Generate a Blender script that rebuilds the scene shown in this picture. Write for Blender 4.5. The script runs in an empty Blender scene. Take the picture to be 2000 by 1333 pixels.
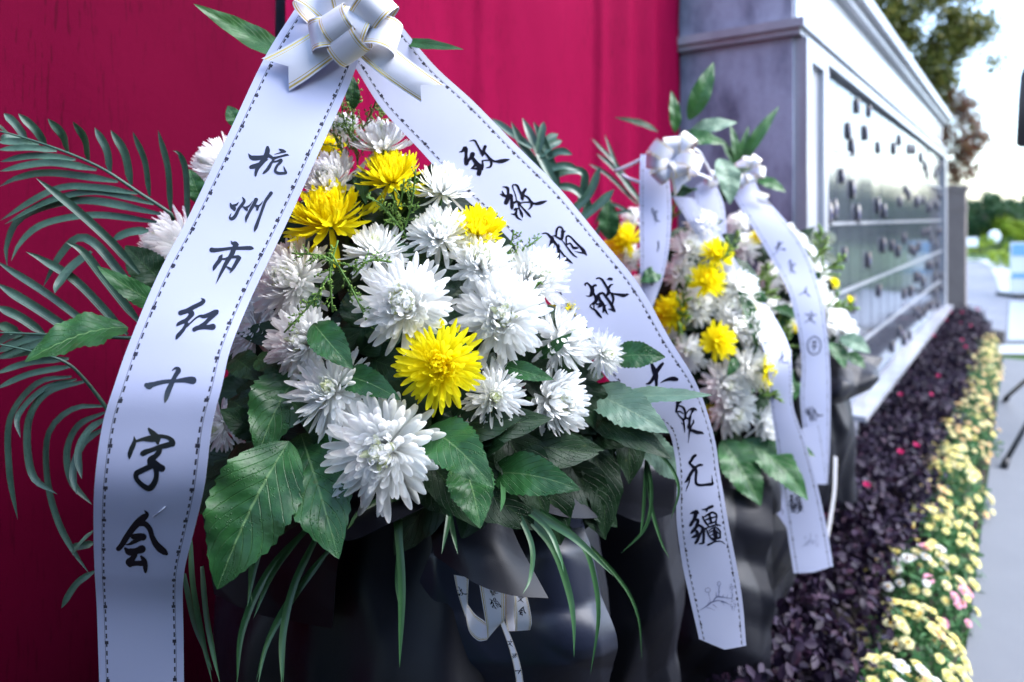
import bpy, math, random
import numpy as np
from mathutils import Vector, Quaternion, Matrix
from mathutils.bvhtree import BVHTree

# ------------------------------------------------------------------ camera, world, light
SC = bpy.context.scene
COL = SC.collection
rnd = random.Random(7)
R = math.radians
EYE = 1.45                                  # height of the lens above the pavement
FPX = 1333.0                                # 24 mm lens on a 36 mm frame, 2000 px wide
cd = bpy.data.cameras.new('camera')
cam = bpy.data.objects.new('camera', cd)
COL.objects.link(cam)
cam.location = (0, 0, EYE)
cam.rotation_euler = (R(90), 0, 0)
cd.lens, cd.sensor_width = 24.0, 36.0
cd.shift_y = -0.12025
cd.clip_start, cd.clip_end = 0.05, 1500
cd.dof.use_dof = True
cd.dof.focus_distance = 0.83
cd.dof.aperture_fstop = 2.9
cd.dof.aperture_blades = 9
SC.camera = cam

SUN_EL, SUN_AZ = 46.0, 104.0                 # azimuth measured from +Y towards +X
w = bpy.data.worlds.new('World')
SC.world = w
w.use_nodes = True
nt = w.node_tree
bg = nt.nodes['Background']
sky = nt.nodes.new('ShaderNodeTexSky')
sky.sky_type = 'NISHITA'
sky.sun_disc = False
sky.sun_elevation, sky.sun_rotation = R(SUN_EL), R(SUN_AZ)
sky.air_density, sky.dust_density, sky.ozone_density = 1.0, 1.2, 2.0
hs = nt.nodes.new('ShaderNodeHueSaturation')
hs.inputs['Saturation'].default_value = 0.95
nt.links.new(sky.outputs[0], hs.inputs['Color'])
nt.links.new(hs.outputs[0], bg.inputs['Color'])
bg.inputs['Strength'].default_value = 0.12

sd = bpy.data.lights.new('sun', 'SUN')
sd.energy, sd.angle, sd.color = 1.5, R(50), (0.98, 0.98, 1.0)
sun = bpy.data.objects.new('sun', sd)
COL.objects.link(sun)
sun.rotation_euler = (R(90 - SUN_EL), 0, R(-SUN_AZ + 180))
SC.view_settings.view_transform = 'Standard'
SC.view_settings.look = 'None'
SC.view_settings.exposure = 2.6
SC.view_settings.gamma = 1.0
SC.cycles.max_bounces = 12
SC.cycles.diffuse_bounces = 8
SC.cycles.transmission_bounces = 8
SC.cycles.transparent_max_bounces = 8
SC.cycles.caustics_reflective = False
SC.cycles.caustics_refractive = False


def P(px, py, d):
    """a place in the world: depth d metres along the view, seen at photo pixel px, py"""
    return Vector(((px - 1000) / FPX * d, d, EYE - (py - 426) / FPX * d))


# ------------------------------------------------------------------ materials
class NT:
    def __init__(s, name):
        s.m = bpy.data.materials.new(name)
        s.m.use_nodes = True
        s.t = s.m.node_tree
        s.b = s.t.nodes['Principled BSDF']
        s.out = s.t.nodes['Material Output']

    def n(s, typ, **kw):
        x = s.t.nodes.new(typ)
        for k, v in kw.items():
            setattr(x, k, v)
        return x

    def l(s, a, b):
        s.t.links.new(a, b)

    def val(s, x, sock):
        if isinstance(x, (int, float)):
            sock.default_value = x
        else:
            s.l(x, sock)

    def math(s, op, a, b=0.0, c=0.0):
        x = s.n('ShaderNodeMath', operation=op)
        for q, i in ((a, 0), (b, 1), (c, 2)):
            s.val(q, x.inputs[i])
        return x.outputs[0]

    def mix(s, fac, a, b):
        x = s.n('ShaderNodeMix', data_type='RGBA')
        s.val(fac, x.inputs[0])
        for q, i in ((a, 6), (b, 7)):
            if isinstance(q, tuple):
                x.inputs[i].default_value = (*q, 1)
            else:
                s.l(q, x.inputs[i])
        return x.outputs[2]

    def noise(s, scale, detail=3, rough=.55, vec=None, dist=0.0):
        x = s.n('ShaderNodeTexNoise')
        x.inputs['Scale'].default_value = scale
        x.inputs['Detail'].default_value = detail
        x.inputs['Roughness'].default_value = rough
        x.inputs['Distortion'].default_value = dist
        if vec is not None:
            s.l(vec, x.inputs['Vector'])
        return x.outputs['Fac']

    def ramp(s, fac, lo, hi):
        x = s.n('ShaderNodeMapRange')
        x.interpolation_type = 'SMOOTHSTEP'
        s.l(fac, x.inputs[0])
        x.inputs[1].default_value, x.inputs[2].default_value = lo, hi
        return x.outputs[0]

    def obj(s, scale=(1, 1, 1), rot=(0, 0, 0)):
        tc = s.n('ShaderNodeTexCoord')
        mp = s.n('ShaderNodeMapping')
        mp.inputs['Scale'].default_value = scale
        mp.inputs['Rotation'].default_value = rot
        s.l(tc.outputs['Object'], mp.inputs[0])
        return mp.outputs[0]

    def uv(s):
        tc = s.n('ShaderNodeTexCoord')
        sp = s.n('ShaderNodeSeparateXYZ')
        s.l(tc.outputs['UV'], sp.inputs[0])
        return sp.outputs[0], sp.outputs[1]

    def attr(s, name):
        x = s.n('ShaderNodeAttribute')
        x.attribute_name = name
        return x.outputs['Fac']

    def col(s, c):
        if isinstance(c, tuple):
            s.b.inputs['Base Color'].default_value = (*c, 1)
        else:
            s.l(c, s.b.inputs['Base Color'])

    def set(s, rough=.5, spec=.5, metal=0., coat=0., coatr=.1, sheen=0.):
        for k, v in (('Roughness', rough), ('Specular IOR Level', spec), ('Metallic', metal),
                     ('Coat Weight', coat), ('Coat Roughness', coatr), ('Sheen Weight', sheen)):
            s.val(v, s.b.inputs[k])

    def bump(s, h, strength=.3, dist=.002):
        x = s.n('ShaderNodeBump')
        x.inputs['Strength'].default_value = strength
        x.inputs['Distance'].default_value = dist
        s.l(h, x.inputs['Height'])
        s.l(x.outputs[0], s.b.inputs['Normal'])
        return x

    def translucent(s, c, fac):
        tr = s.n('ShaderNodeBsdfTranslucent')
        if isinstance(c, tuple):
            tr.inputs[0].default_value = (*c, 1)
        else:
            s.l(c, tr.inputs[0])
        mx = s.n('ShaderNodeMixShader')
        mx.inputs[0].default_value = fac
        s.l(s.b.outputs[0], mx.inputs[1])
        s.l(tr.outputs[0], mx.inputs[2])
        s.l(mx.outputs[0], s.out.inputs[0])


M = {}


def petal_mat(name, heart, body, back, tr=.32):
    a = NT(name)
    t = a.ramp(a.attr('t'), 0.02, 0.30)
    s_ = a.ramp(a.attr('q'), 0.0, 0.55)
    c = a.mix(t, heart, body)
    c = a.mix(s_, a.mix(.5, c, back), c)
    c = a.mix(a.math('MULTIPLY', a.attr('r'), .12), c, back)
    a.col(c)
    a.set(rough=.55, spec=.25)
    a.translucent(c, tr)
    M[name] = a.m


petal_mat('white_petal', (.74, .78, .48), (.95, .955, .95), (.92, .93, .90), .72)
petal_mat('yellow_petal', (.95, .78, .008), (.96, .88, .018), (.94, .81, .012), .6)

a = NT('stem_green'); a.col((.05, .13, .03)); a.set(rough=.5); M['stem'] = a.m


def leaf_mat(name, base, light, vein, rough=.32, spec=.5, drops=True, tr=.12):
    a = NT(name)
    u, v = a.uv()
    du = a.math('ABSOLUTE', a.math('SUBTRACT', u, .5))
    mid = a.math('SUBTRACT', 1.0, a.ramp(du, .006, .022))
    # side veins sweep forward from the midrib
    ph = a.math('SUBTRACT', a.math('MULTIPLY', v, 9.0), a.math('MULTIPLY', du, 6.5))
    fr = a.math('ABSOLUTE', a.math('SUBTRACT', a.math('FRACT', ph), .5))
    side = a.math('SUBTRACT', 1.0, a.ramp(fr, .0, .07))
    o = a.obj()
    n1 = a.noise(26, 4, .6, o)
    c = a.mix(a.ramp(n1, .35, .68), base, light)
    c = a.mix(a.math('MULTIPLY', a.math('MULTIPLY', side, a.ramp(n1, .3, .7)), .30), c, vein)
    c = a.mix(a.ramp(a.noise(9, 3, .6, o), .52, .75), c, base)
    c = a.mix(a.math('MULTIPLY', mid, .75), c, vein)
    spots = a.ramp(a.noise(55, 2, .5, o), .70, .78)
    c = a.mix(a.math('MULTIPLY', spots, .35), c, (.10, .10, .03))
    a.col(c)
    vn = a.n('ShaderNodeTexVoronoi')
    vn.inputs['Scale'].default_value = 330
    a.l(o, vn.inputs['Vector'])
    drop = a.math('SUBTRACT', 1.0, a.ramp(vn.outputs['Distance'], .12, .34))
    gate = a.ramp(a.noise(45, 2, .5, o), .48, .60)
    drop = a.math('MULTIPLY', drop, gate)
    h = a.math('ADD', a.math('MULTIPLY', side, -.9), a.math('MULTIPLY', a.noise(140, 2, .5, o), .5))
    if drops:
        h = a.math('ADD', h, a.math('MULTIPLY', drop, .9))
    a.bump(h, .55, .0014)
    rg = a.math('ADD', rough, a.math('MULTIPLY', n1, .12))
    if drops:
        rg = a.math('SUBTRACT', rg, a.math('MULTIPLY', drop, .22))
    a.set(rough=rg, spec=spec)
    a.translucent(light, tr)
    M[name] = a.m


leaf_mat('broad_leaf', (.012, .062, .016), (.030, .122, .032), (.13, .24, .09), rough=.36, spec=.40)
leaf_mat('pale_leaf', (.10, .19, .13), (.13, .23, .15), (.22, .32, .2), rough=.42, tr=.2)
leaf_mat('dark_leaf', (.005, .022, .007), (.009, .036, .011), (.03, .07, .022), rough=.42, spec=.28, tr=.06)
leaf_mat('lily_leaf', (.02, .085, .018), (.035, .13, .026), (.06, .16, .05), drops=False, tr=.2)

a = NT('palm_green')
u, v = a.uv()
o = a.obj()
c = a.mix(a.ramp(a.noise(30, 3, .6, o), .35, .7), (.030, .080, .056), (.055, .125, .088))
sp = a.ramp(a.noise(420, 2, .5, o), .60, .68)
c = a.mix(a.math('MULTIPLY', sp, .6), c, (.012, .03, .02))
a.col(c); a.set(rough=.38, spec=.6)
a.bump(a.math('SINE', a.math('MULTIPLY', u, 40.0)), .25, .0006)
a.translucent((.04, .12, .05), .12)
M['palm'] = a.m

a = NT('grass_green'); o = a.obj()
c = a.mix(a.noise(40, 3, .6, o), (.02, .075, .022), (.05, .14, .05)); a.col(c); a.set(rough=.4, spec=.5); M['grass'] = a.m
a = NT('sprig_green'); c = a.mix(a.attr('r'), (.10, .22, .035), (.24, .38, .07)); a.col(c); a.set(rough=.6); a.translucent((.2, .35, .06), .2); M['sprig'] = a.m

# printed satin ribbon: u across, v along in metres
a = NT('ribbon_satin')
u, v = a.uv()
e = a.math('ABSOLUTE', a.math('SUBTRACT', a.math('ABSOLUTE', a.math('SUBTRACT', u, .5)), .395))
d1 = a.math('LESS_THAN', e, .009)
dash = a.math('LESS_THAN', a.math('FRACT', a.math('MULTIPLY', v, 1 / .0105)), .56)
e2 = a.math('ABSOLUTE', a.math('SUBTRACT', a.math('ABSOLUTE', a.math('SUBTRACT', u, .5)), .412))
d2 = a.math('MULTIPLY', a.math('LESS_THAN', e2, .0035), .75)
big = a.math('MULTIPLY', a.math('LESS_THAN', e, .022), a.math('LESS_THAN', a.math('FRACT', a.math('MULTIPLY', v, 1 / .046)), .09))
ink = a.math('MAXIMUM', a.math('MAXIMUM', a.math('MULTIPLY', d1, dash), d2), big)
o = a.obj()
c0 = a.mix(a.noise(7, 3, .5, o), (.44, .475, .67), (.50, .535, .71))
c = a.mix(ink, c0, (.012, .012, .03))
a.col(c)
wv = a.noise(900, 1, .5, o)
a.bump(a.math('ADD', a.math('MULTIPLY', wv, .25), a.noise(22, 3, .5, o)), .10, .004)
a.set(rough=.42, spec=.45, sheen=.15)
a.translucent(c, .16)
M['ribbon'] = a.m

a = NT('bow_satin')
u, v = a.uv()
e = a.math('ABSOLUTE', a.math('SUBTRACT', u, .5))
g1 = a.math('LESS_THAN', a.math('ABSOLUTE', a.math('SUBTRACT', e, .435)), .022)
g2 = a.math('LESS_THAN', a.math('ABSOLUTE', a.math('SUBTRACT', e, .36)), .009)
g = a.math('MAXIMUM', g1, g2)
a.col(a.mix(g, (.70, .71, .79), (.80, .60, .18)))
a.set(rough=a.math('SUBTRACT', .38, a.math('MULTIPLY', g, .14)), spec=.5, metal=a.math('MULTIPLY', g, .35), sheen=.15)
a.bump(a.noise(60, 3, .5, a.obj()), .12, .003)
M['bow'] = a.m
a = NT('printing_ink'); a.col((.006, .006, .014)); a.set(rough=.22, spec=.5); M['ink'] = a.m
a = NT('motif_ink'); a.col((.10, .11, .22)); a.set(rough=.3); M['motif'] = a.m

a = NT('black_wrap')
o = a.obj()
a.col(a.mix(a.noise(5, 3, .5, o), (.0035, .004, .008), (.008, .009, .016)))
vn = a.n('ShaderNodeTexVoronoi'); vn.inputs['Scale'].default_value = 420; a.l(o, vn.inputs['Vector'])
drop = a.math('MULTIPLY', a.math('SUBTRACT', 1.0, a.ramp(vn.outputs['Distance'], .08, .26)), a.ramp(a.noise(18, 2, .5, o), .52, .62))
h = a.math('ADD', a.math('MULTIPLY', a.noise(40, 3, .5, o), .25), a.math('MULTIPLY', drop, .3))
a.bump(h, .3, .004)
a.set(rough=a.math('ADD', .42, a.math('MULTIPLY', a.noise(12, 2, .5, o), .12)), spec=.32)
M['wrap'] = a.m
a = NT('grey_wrap')
o = a.obj()
a.col(a.mix(a.noise(5, 3, .5, o), (.010, .013, .028), (.016, .021, .042)))
a.bump(a.noise(40, 3, .5, o), .12, .004)
a.set(rough=.40, spec=.5)
M['grey_wrap'] = a.m
a = NT('foam_green'); a.col((.004, .012, .006)); a.set(rough=.9, spec=.1); M['foam'] = a.m

# red cloth: the dry panel, and the rain-streaked one with shade in its colour
for nm, k, amt in (('cloth', 1.0, .3), ('shaded_wet_cloth', .52, .6)):
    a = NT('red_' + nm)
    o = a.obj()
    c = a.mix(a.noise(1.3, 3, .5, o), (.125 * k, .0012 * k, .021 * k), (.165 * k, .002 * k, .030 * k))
    st = a.obj((150, 150, 15))
    streak = a.ramp(a.noise(1.0, 3, .55, st), .56, .66)
    wet = a.ramp(a.noise(1.6, 2, .5, a.obj((1, 1, .6))), .36, .56)
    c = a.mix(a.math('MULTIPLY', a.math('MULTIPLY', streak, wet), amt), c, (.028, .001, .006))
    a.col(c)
    wv = a.math('ADD', a.noise(700, 1, .5, o), a.math('MULTIPLY', a.noise(9, 4, .6, o, .3), 4.0))
    a.bump(wv, .22, .003)
    a.set(rough=.75, spec=.02)
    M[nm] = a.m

a = NT('dark_stone'); o = a.obj()
stain = a.ramp(a.noise(2.6, 5, .65, a.obj((1, 1, .4))), .40, .60)
c = a.mix(stain, (.085, .095, .150), (.36, .39, .50))
c = a.mix(a.ramp(a.noise(240, 2, .5, o), .45, .75), c, (.25, .25, .31))
a.col(c); a.bump(a.noise(180, 3, .6, o), .2, .002); a.set(rough=.45, spec=.45); M['dark_stone'] = a.m
a = NT('pale_stone'); o = a.obj()
c = a.mix(a.ramp(a.noise(3, 4, .6, a.obj((1, 1, .3))), .35, .7), (.26, .27, .31), (.36, .37, .41))
c = a.mix(a.ramp(a.noise(260, 2, .5, o), .5, .8), c, (.16, .16, .19))
a.col(c); a.set(rough=.28, spec=.6); M['pale_stone'] = a.m
a = NT('polished_granite'); o = a.obj()
c = a.mix(a.ramp(a.noise(300, 2, .6, o), .5, .8), (.05, .055, .075), (.12, .13, .16))
a.col(c); a.set(rough=.10, spec=.7); a.b.inputs['IOR'].default_value = 1.65
M['granite'] = a.m
a = NT('frieze_granite'); o = a.obj()
a.col(a.mix(a.noise(2, 4, .6, a.obj((1, 1, .4))), (.34, .35, .39), (.44, .45, .49))); a.set(rough=.2, spec=.9, coat=.6, coatr=.12); M['frieze'] = a.m
a = NT('portrait_rim'); a.col((.02, .02, .03)); a.set(rough=.35); M['rim'] = a.m
a = NT('portrait_face'); a.col(a.mix(a.ramp(a.noise(30, 2, .5, a.obj()), .4, .6), (.05, .06, .14), (.30, .22, .18))); a.set(rough=.15); M['portrait'] = a.m
a = NT('brick_pillar'); o = a.obj()
a.col(a.mix(a.noise(6, 4, .6, o), (.13, .105, .10), (.21, .175, .16))); a.bump(a.noise(60, 3, .6, o), .4, .005); a.set(rough=.75); M['pillar'] = a.m

# ground
a = NT('aggregate_pavement'); o = a.obj()
c = a.mix(a.noise(3, 4, .6, o), (.115, .123, .140), (.150, .158, .175))
c = a.mix(a.ramp(a.noise(140, 3, .7, o), .55, .75), c, (.10, .105, .12))
a.col(c); a.bump(a.noise(220, 3, .6, o), .3, .004); a.set(rough=.7, spec=.2); M['pavement'] = a.m
a = NT('grey_pavers'); o = a.obj()
br = a.n('ShaderNodeTexBrick'); br.inputs['Scale'].default_value = 2.2
br.inputs['Color1'].default_value = (.15, .16, .195, 1); br.inputs['Color2'].default_value = (.19, .20, .235, 1)
br.inputs['Mortar'].default_value = (.11, .115, .13, 1); br.inputs['Mortar Size'].default_value = .02
a.l(o, br.inputs['Vector']); a.col(br.outputs[0]); a.set(rough=.7, spec=.2); M['pavers'] = a.m
a = NT('white_border'); a.col(a.mix(a.noise(8, 3, .6, a.obj()), (.27, .285, .315), (.33, .34, .37))); a.set(rough=.5); M['border'] = a.m
a = NT('grey_slab'); a.col(a.mix(a.noise(8, 3, .6, a.obj()), (.22, .24, .29), (.28, .30, .35))); a.set(rough=.4); M['slab'] = a.m
a = NT('dark_soil'); o = a.obj(); a.col(a.mix(a.noise(30, 4, .6, o), (.012, .010, .009), (.035, .028, .022))); a.bump(a.noise(60, 4, .6, o), .6, .02); a.set(rough=.9, spec=.2); M['soil'] = a.m
a = NT('lawn_green'); o = a.obj(); a.col(a.mix(a.noise(4, 4, .6, o), (.03, .065, .018), (.05, .10, .03))); a.bump(a.noise(90, 3, .6, o), .6, .02); a.set(rough=.8, spec=.2); M['lawn'] = a.m


def foliage_mat(name, c1, c2, c3, rough=.45, tr=.25):
    a = NT(name)
    r = a.attr('r')
    c = a.mix(a.ramp(r, .0, .6), c1, c2)
    c = a.mix(a.ramp(r, .72, 1.0), c, c3)
    a.col(c); a.set(rough=rough, spec=.2)
    a.translucent(c, tr)
    M[name] = a.m


foliage_mat('purple_leaves', (.009, .006, .015), (.021, .012, .030), (.036, .014, .030), .55, .05)
foliage_mat('daisy_leaves', (.03, .10, .035), (.06, .17, .06), (.11, .24, .09))
foliage_mat('olive_crown', (.040, .055, .010), (.11, .12, .022), (.24, .20, .04))
foliage_mat('red_crown', (.09, .03, .02), (.16, .06, .035), (.12, .13, .03))
foliage_mat('deep_crown', (.018, .055, .025), (.04, .10, .04), (.09, .15, .05))
foliage_mat('lime_bush', (.13, .22, .02), (.26, .36, .03), (.36, .42, .05))
a = NT('bark'); o = a.obj(); a.col(a.mix(a.noise(12, 4, .6, o), (.05, .04, .03), (.12, .10, .08))); a.set(rough=.9); M['bark'] = a.m
for nm, c in (('bloom_yellow', (.78, .72, .30)), ('bloom_cream', (.80, .74, .42)), ('bloom_apricot', (.74, .54, .30)), ('bloom_white', (.82, .82, .80)), ('bloom_pink', (.74, .34, .46)), ('bloom_magenta', (.55, .02, .13))):
    a = NT(nm); a.col(c); a.set(rough=.55, spec=.2); a.translucent(c, .25); M[nm] = a.m
a = NT('bloom_disc'); a.col((.62, .36, .02)); a.set(rough=.8); M['disc'] = a.m
a = NT('black_metal'); a.col((.012, .012, .015)); a.set(rough=.35); M['black_metal'] = a.m
a = NT('black_plastic'); a.col((.008, .008, .012)); a.bump(a.noise(300, 2, .5, a.obj()), .3, .001); a.set(rough=.6); M['black_plastic'] = a.m
a = NT('sign_white'); a.col((.62, .68, .78)); a.set(rough=.4); M['sign_white'] = a.m
a = NT('sign_blue'); a.col((.16, .36, .66)); a.set(rough=.4); M['sign_blue'] = a.m
a = NT('sign_pink'); a.col((.62, .30, .34)); a.set(rough=.4); M['sign_pink'] = a.m


# ------------------------------------------------------------------ mesh tools
class MB:
    """collects faces; build() links them as ONE mesh object"""
    def __init__(s):
        s.v, s.f, s.mi, s.uvs, s.at = [], [], [], [], {}
        s.cur = 0

    def add(s, verts, faces, uvs=None, **at):
        o = len(s.v)
        s.v.extend([tuple(x) for x in verts])
        s.uvs.extend(uvs if uvs is not None else [(0.0, 0.0)] * len(verts))
        for k in set(at) | set(s.at):
            lst = s.at.setdefault(k, [0.0] * o)
            x = at.get(k, 0.0)
            lst.extend(x if isinstance(x, (list, tuple)) else [x] * len(verts))
        for f in faces:
            s.f.append(tuple(i + o for i in f))
            s.mi.append(s.cur)

    def grid(s, rows, closed=False, **kw):
        """rows: list of equal-length lists of points"""
        n, m = len(rows), len(rows[0])
        vs = [p for r in rows for p in r]
        fs = []
        for i in range(n - 1):
            for j in range(m - 1 + (1 if closed else 0)):
                k = (j + 1) % m
                fs.append((i * m + j, i * m + k, (i + 1) * m + k, (i + 1) * m + j))
        s.add(vs, fs, **kw)

    def box(s, c, size, ax=None):
        ax = ax or (Vector((1, 0, 0)), Vector((0, 1, 0)), Vector((0, 0, 1)))
        c = Vector(c)
        vs = [c + ax[0] * (size[0] / 2 * a) + ax[1] * (size[1] / 2 * b) + ax[2] * (size[2] / 2 * d)
              for a in (-1, 1) for b in (-1, 1) for d in (-1, 1)]
        s.add(vs, [(0, 1, 3, 2), (4, 6, 7, 5), (0, 4, 5, 1), (2, 3, 7, 6), (0, 2, 6, 4), (1, 5, 7, 3)])

    def tube(s, pts, rad, seg=6, cap=True):
        pts = [Vector(p) for p in pts]
        n = len(pts)
        rr = rad if isinstance(rad, (list, tuple)) else [rad] * n
        rows = []
        up = Vector((.3, .2, 1)).normalized()
        for i, p in enumerate(pts):
            t = (pts[min(i + 1, n - 1)] - pts[max(i - 1, 0)]).normalized()
            a = t.cross(up)
            if a.length < 1e-3:
                a = t.cross(Vector((1, 0, 0)))
            a.normalize()
            b = t.cross(a)
            rows.append([p + (a * math.cos(k * 2 * math.pi / seg) + b * math.sin(k * 2 * math.pi / seg)) * rr[i] for k in range(seg)])
        s.grid(rows, closed=True)
        if cap:
            o = len(s.v)
            s.f.append(tuple(range(o - seg, o))); s.mi.append(s.cur)
            s.f.append(tuple(range(o - seg * n, o - seg * n + seg))[::-1]); s.mi.append(s.cur)

    def lathe(s, prof, c, seg=24, ax=None):
        ax = ax or (Vector((1, 0, 0)), Vector((0, 1, 0)), Vector((0, 0, 1)))
        c = Vector(c)
        rows = [[c + ax[0] * (r * math.cos(k * 2 * math.pi / seg)) + ax[1] * (r * math.sin(k * 2 * math.pi / seg)) + ax[2] * z for k in range(seg)] for r, z in prof]
        s.grid(rows, closed=True)

    def mesh(s, name, mats, smooth=True, origin=None):
        me = bpy.data.meshes.new(name)
        vs = np.array(s.v, dtype=np.float64).reshape(-1, 3)
        if origin is not None:
            vs = vs - np.array(origin)
        me.from_pydata(vs.tolist(), [], s.f)
        mats = mats if isinstance(mats, (list, tuple)) else [mats]
        for m in mats:
            me.materials.append(M[m])
        if len(mats) > 1:
            me.polygons.foreach_set('material_index', s.mi)
        me.polygons.foreach_set('use_smooth', [smooth] * len(s.f))
        if any(u != (0.0, 0.0) for u in s.uvs[:200]):
            uvl = me.uv_layers.new(name='UVMap')
            li = np.empty(len(me.loops), dtype=np.int32)
            me.loops.foreach_get('vertex_index', li)
            uvl.data.foreach_set('uv', np.array(s.uvs, dtype=np.float32)[li].ravel())
        for k, x in s.at.items():
            at = me.attributes.new(k, 'FLOAT', 'POINT')
            at.data.foreach_set('value', np.array(x, dtype=np.float32))
        me.update()
        return me

    def build(s, name, mats, parent=None, smooth=True, solid=0.0):
        org = world_loc(parent) if parent else None
        o = bpy.data.objects.new(name, s.mesh(name, mats, smooth, org))
        COL.objects.link(o)
        o.parent = parent
        if solid:
            md = o.modifiers.new('thickness', 'SOLIDIFY')
            md.thickness, md.offset = solid, -1
            es = o.modifiers.new('crisp_edges', 'EDGE_SPLIT')
            es.split_angle = R(55)
        return o


def world_loc(o):
    v = Vector(o.location)
    while o.parent:
        o = o.parent
        v = v + Vector(o.location)
    return v


def tag(o, label, cat, group=None, kind=None):
    o['label'], o['category'] = label, cat
    if group:
        o['group'] = group
    if kind:
        o['kind'] = kind
    return o


def struct(o):
    o['kind'] = 'structure'
    return o


def empty(name, loc, label, cat, group=None):
    o = bpy.data.objects.new(name, None)
    o.empty_display_size = .1
    COL.objects.link(o)
    o.location = loc
    return tag(o, label, cat, group)


def put(mesh, name, parent, loc, q=None, scale=1.0):
    o = bpy.data.objects.new(name, mesh)
    COL.objects.link(o)
    o.parent = parent
    o.location = Vector(loc) - (world_loc(parent) if parent else Vector())
    if q is not None:
        o.rotation_mode = 'QUATERNION'
        o.rotation_quaternion = q
    o.scale = scale if isinstance(scale, (tuple, list, Vector)) else (scale, scale, scale)
    return o


def cr(pts, n):
    """Catmull-Rom through pts (tuples or Vectors of any size), n samples, even in parameter"""
    a = np.array([tuple(p) for p in pts], dtype=float)
    if len(a) == 2:
        t = np.linspace(0, 1, n)[:, None]
        return a[0] * (1 - t) + a[1] * t
    e = np.vstack([2 * a[0] - a[1], a, 2 * a[-1] - a[-2]])
    L = np.concatenate([[0], np.cumsum(np.maximum(np.linalg.norm(np.diff(a[:, :3], axis=0), axis=1), 1e-6))])
    out = []
    for u in np.linspace(0, L[-1], n):
        i = min(int(np.searchsorted(L, u, side='right')) - 1, len(a) - 2)
        t = (u - L[i]) / (L[i + 1] - L[i])
        p0, p1, p2, p3 = e[i], e[i + 1], e[i + 2], e[i + 3]
        out.append(.5 * (2 * p1 + (p2 - p0) * t + (2 * p0 - 5 * p1 + 4 * p2 - p3) * t * t + (3 * p1 - p0 - 3 * p2 + p3) * t ** 3))
    return np.array(out)


def vnoise(seed):
    r = np.random.RandomState(seed)
    k = r.normal(size=(7, 3)); ph = r.uniform(0, 6.28, 7)
    return lambda p, f: sum(math.sin(f * (1 + .5 * i) * float(k[i] @ np.array(p)) + ph[i]) / (1 + .6 * i) for i in range(7)) / 3.0


def creases(seed, n=5):
    """straight sharp folds, as in crumpled paper"""
    r = np.random.RandomState(seed)
    k = r.normal(size=(n, 3)); k /= np.linalg.norm(k, axis=1)[:, None]
    f = r.uniform(2.0, 6, n); ph = r.uniform(0, 2, n)

    def g(p):
        x = (k @ np.array(p)) * f + ph
        t = np.abs(x % 2 - 1)
        return float(((t ** 1.0 - .5) / f * 4).sum())
    return g


# ------------------------------------------------------------------ chrysanthemums
SP = {9: [0, .2, .42, .62, .76, .87, .94, .982, 1.0], 6: [0, .3, .62, .84, .95, 1.0]}


def mum(name, seed, mat, n=150, el_in=86, el_out=-14, power=.9, curl=(40, 10), wid=.085, ln_in=.40, hi=True, droop=0):
    r = np.random.RandomState(seed)
    mb = MB()
    ms, mc = (9, 5) if hi else (6, 3)
    for i in range(n):
        t = (i + .5) / n
        az = i * 2.399963 + r.normal(0, .10)
        L = (ln_in + (1 - ln_in) * t ** .75) * (1 + r.normal(0, .07))
        el = R(el_in + (el_out - el_in) * t ** power + r.normal(0, 6 + 5 * t))
        cu = R(curl[0] * (1 - t) + curl[1] * t + r.normal(0, 10))
        if droop and t > .9 and r.rand() < droop:
            el -= R(55); L *= 1.1
        W = wid * (.62 + .38 * t) * (1 + r.normal(0, .12))
        side = r.normal(0, .16)
        tw = r.normal(0, .25)
        rb = .16 * math.sqrt(t)
        rad = Vector((math.cos(az), math.sin(az), 0)); tan = Vector((-math.sin(az), math.cos(az), 0)); z = Vector((0, 0, 1))
        p = rad * rb + z * (.10 * (1 - t))
        rows, uv, sv = [], [], []
        hook = R(r.uniform(10, 65)) * (.4 + .6 * t)
        for k in range(ms):
            s_ = SP[ms][k]
            e_ = el + cu * (s_ - .2) + hook * max(0, s_ - .7) / .3 * .5
            d = rad * math.cos(e_) + z * math.sin(e_) + tan * (side * s_)
            d.normalize()
            nrm = (z * math.cos(e_) - rad * math.sin(e_)).normalized()
            if k:
                p = p + d * (L * (s_ - SP[ms][k - 1]))
            wp = W * (.38 + .62 * min(1, s_ / .65) ** .8)
            if s_ > .62:
                wp *= math.sqrt(max(0.0, 1 - ((s_ - .62) / .384) ** 2.2))
            sd_ = (tan * math.cos(tw * s_) + nrm * math.sin(tw * s_))
            row = []
            for j in range(mc):
                q = j / (mc - 1) * 2 - 1
                cup = (.55 - .25 * s_) * (q * q) - (.06 if abs(q) < .1 and hi else 0)
                row.append(p + sd_ * (wp * q) + nrm * (wp * cup))
            rows.append(row)
            sv += [s_] * mc
        mb.grid(rows, t=t, q=sv, r=float(r.rand()))
    mb.cur = 1
    mb.lathe([(.05, -1.15), (.045, -.3), (.12, -.14), (.24, -.03), (.20, .02)], (0, 0, 0), 10)
    return mb.mesh(name, [mat, 'stem'])


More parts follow.
